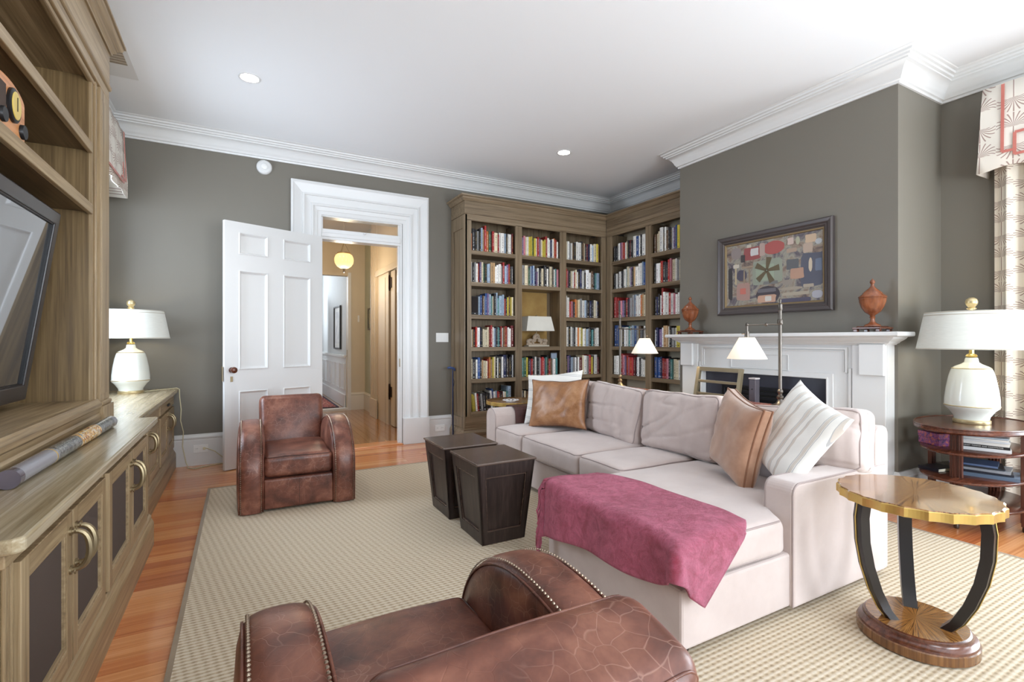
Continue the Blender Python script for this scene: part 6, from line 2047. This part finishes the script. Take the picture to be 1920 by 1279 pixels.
def valance(name, label, loc, y0, y1, z0, z1, xw, side, bands):
    """xw: signed projection from the wall; cloth box pelmet with slightly gathered lower edge"""
    o = thing(name, label, 'valance', loc)
    n = 60
    b = B()
    top, bot = [], []
    pth = [(0, y1)] + [(xw, y1)] + [(xw, y1 + (y0 - y1) * i / n) for i in range(1, n)] + [(xw, y0), (0, y0)]
    def col(x, y, k):
        fx = 1 + (0.10 * k if x else 0) + (0.03 * math.sin(y * 31) * k if x else 0)
        return x * fx
    zs = [0, .25, .5, .75, 1]
    outer = []
    for zi in zs:
        z = z1 + (z0 - z1) * zi
        outer.append([(col(x, y, zi) + 0.004 * math.sin(y * 23 + zi * 9), y + (0.03 * zi if y == y1 else (-0.03 * zi if y == y0 else 0)), z - (0.012 * math.sin(y * 17) * zi)) for x, y in pth])
    vs = [[b.b.verts.new(p) for p in r_] for r_ in outer]
    for a, c in zip(vs, vs[1:]):
        for i in range(len(a) - 1):
            b.b.faces.new((a[i], a[i + 1], c[i + 1], c[i]))
    q = b.done('valance_cloth', PRV, o, smooth=True)
    md = q.modifiers.new('thick', 'SOLIDIFY'); md.thickness = 0.008
    fb(min(0, xw * 0.96), max(0, xw * 0.96), y0 + 0.01, y1 - 0.01, z1 - 0.02, z1 - 0.004).done('top_board', plain('board_pale', (214, 206, 190), 0.7), o)
    for (p, r_) in bands:
        bb_ = B()
        for (ya, za), (yb2, zb2) in zip(p, p[1:]):
            w_ = 0.009
            xa = xw * (1 + 0.10 * (z1 - za) / (z1 - z0)) + (0.012 if xw > 0 else -0.012)
            xb = xw * (1 + 0.10 * (z1 - zb2) / (z1 - z0)) + (0.012 if xw > 0 else -0.012)
            if abs(ya - yb2) < 1e-4:
                bb_.rings([[(xa - 0.001, ya - w_, za), (xa - 0.001, ya + w_, za), (xa + 0.003, ya + w_, za), (xa + 0.003, ya - w_, za)], [(xb - 0.001, ya - w_, zb2), (xb - 0.001, ya + w_, zb2), (xb + 0.003, ya + w_, zb2), (xb + 0.003, ya - w_, zb2)]])
            else:
                bb_.rings([[(xa - 0.001, ya, za - w_), (xa + 0.003, ya, za - w_), (xa + 0.003, ya, za + w_), (xa - 0.001, ya, za + w_)], [(xa - 0.001, yb2, za - w_), (xa + 0.003, yb2, za - w_), (xa + 0.003, yb2, za + w_), (xa - 0.001, yb2, za + w_)]])
        bb_.done('coral_band', BAND, o)
    return o


# local coords: y relative, z absolute offset
valance('patterned_valance', 'cream seedhead valance with coral key band above the right curtain', (XR, 0.35, 0), -1.15, 1.17, 2.49, 3.10, -0.20, 1,
        [([(1.055, 3.09), (1.055, 2.60), (0.98, 2.60)], 0), ([(0.99, 2.72), (0.99, 2.565), (-0.99, 2.565), (-0.99, 2.72)], 0), ([(0.99, 2.72), (0.80, 2.72), (0.80, 2.60), (-0.8, 2.60)], 0)])
valance('patterned_valance', 'cream seedhead valance with coral band on the left window', (XL, 4.75, 0), -0.75, 0.90, 2.56, 3.14, 0.235, -1,
        [([(0.80, 3.12), (0.80, 2.68), (0.62, 2.68)], 0), ([(0.70, 2.82), (0.70, 2.64), (-0.6, 2.64)], 0)])

# ================================================================ HALL THINGS
hl = thing('hall_pendant', 'ribbed amber glass pendant lamp glowing in the hall', 'pendant lamp', (1.325, 7.6, 3.2))
B().lathe([(0.05, -0.001), (0.045, -0.02), (0.012, -0.03)], seg=20).done('ceiling_rose', BRASS, hl, smooth=True)
B().tube([(0, 0, -0.03), (0, 0, -0.52)], 0.004, 6).done('chain', BRASS, hl)
for k in range(3):
    a = 2 * PI * k / 3
    B().tube([(0.008 * math.cos(a), 0.008 * math.sin(a), -0.51), (0.055 * math.cos(a), 0.055 * math.sin(a), -0.60), (0.088 * math.cos(a), 0.088 * math.sin(a), -0.655)], 0.003, 6).done('hanger', BRASS, hl)
B().lathe([(0.085, -0.648), (0.095, -0.652), (0.095, -0.664), (0.085, -0.668)], seg=32).done('rim', BRASS, hl, smooth=True)
b = B(); n = 48
prof = [(0.086, -0.668), (0.115, -0.69), (0.13, -0.73), (0.133, -0.765), (0.125, -0.81), (0.10, -0.85), (0.06, -0.88), (0.02, -0.89)]
b.rings([[(r * (1 + (0.03 if i % 2 else -0.03)) * math.cos(2 * PI * i / n), r * (1 + (0.03 if i % 2 else -0.03)) * math.sin(2 * PI * i / n), z) for i in range(n)] for r, z in prof])
g = NT('amber_ribbed_glass'); g.base(srgb(226, 178, 112)); g.set(Roughness=0.2)
g.p.inputs['Emission Color'].default_value = srgb(255, 206, 138); g.p.inputs['Emission Strength'].default_value = 0.75
b.done('glass_globe', g.m, hl, smooth=True)
B().lathe([(0.03, -0.885), (0.024, -0.90), (0.012, -0.905), (0.02, -0.92), (0.016, -0.94), (0.001, -0.955)], seg=16).done('finial', BRONZE, hl, smooth=True)
B().sphere((0, 0, -0.76), 0.03).done('bulb', GLB, hl)
point('hall_pendant_light', (1.325, 7.6, 2.15), 10, (1, 0.86, 0.66), 0.12)
point('hall_light_upper', (1.0, 7.0, 2.9), 6, (1, 0.88, 0.70), 0.15)
hpz = thing('small_picture', 'small dark framed picture on the pale green hall wall', 'picture', (1.955, 8.68, 1.62))
B().frame('x', -0.02, 0.0, (-0.14, 0.14, -0.19, 0.19), (-0.115, 0.115, -0.165, 0.165)).done('frame', BRONZE, hpz)
fb(-0.008, -0.001, -0.115, 0.115, -0.165, 0.165).done('mount', plain('sage_mount', (150, 152, 130), 0.6), hpz)
fb(-0.009, -0.008, -0.06, 0.06, -0.09, 0.09).done('print', plain('faded_print', (176, 168, 140), 0.6), hpz)
tag(fb(1.83, 1.86, 9.135, 9.149, 1.58, 1.70).done('hall_thermostat', plain('white_plastic', (238, 238, 236)), bevel=0.003), 'small pale thermostat on the far hall wall', 'thermostat')
fp_ = thing('black_framed_picture', 'black framed pale picture on the far room wall', 'picture', (1.66, 10.15, 1.50))
B().frame('x', -0.035, -0.001, (-0.36, 0.36, -0.42, 0.42), (-0.335, 0.335, -0.395, 0.395)).done('frame', BLACKM, fp_)
fb(-0.012, -0.002, -0.335, 0.335, -0.395, 0.395).done('mount', plain('white_mount', (232, 232, 230), 0.4), fp_)
ab = NT('soft_grey_print'); ab.base(ab.ramp(ab.noise(ab.coord(), 6, 3), [(0.4, srgb(200, 202, 206)), (0.6, srgb(230, 230, 230))])); ab.set(Roughness=0.5)
fb(-0.013, -0.012, -0.25, 0.25, -0.31, 0.31).done('print', ab.m, fp_)
t = NT('oriental_rug'); v = t.coord()
t.base(t.ramp(t.noise(v, 14, 3, 0.6, 2.0), [(0.38, srgb(60, 44, 58)), (0.46, srgb(150, 62, 58)), (0.56, srgb(188, 104, 90)), (0.66, srgb(206, 176, 150))])); t.set(Roughness=0.95)
rg = thing('oriental_runner', 'red patterned oriental runner in the far room', 'rug', (1.1, 10.8, 0.0205))
fb(-0.62, 0.42, -1.3, 1.5, 0, 0.008).done('pile', t.m, rg)
B().frame('z', 0, 0.009, (-0.66, 0.46, -1.34, 1.54), (-0.62, 0.42, -1.3, 1.5)).done('border', plain('rug_border_navy', (70, 60, 74), 0.95), rg)

# ---------------------------------------------------------------- put each built-in's origin at its own base
for o, loc in ((mc, (-0.84, 2.65, 0)), (sc_, (-0.88, 4.76, 0)), (hu, (-0.93, 2.65, Z0)), (lb, (3.4, 5.64, 0)), (rb, (4.68, 4.67, 0)), (mt, (4.24, 2.82, 0)), (fs, (4.26, 2.9, 0)), (sf, (2.5, 2.8, RZ))):
    o.location = loc
    for chd in o.children:
        chd.location = Vector(chd.location) - Vector(loc)
# uv / shading: nothing else
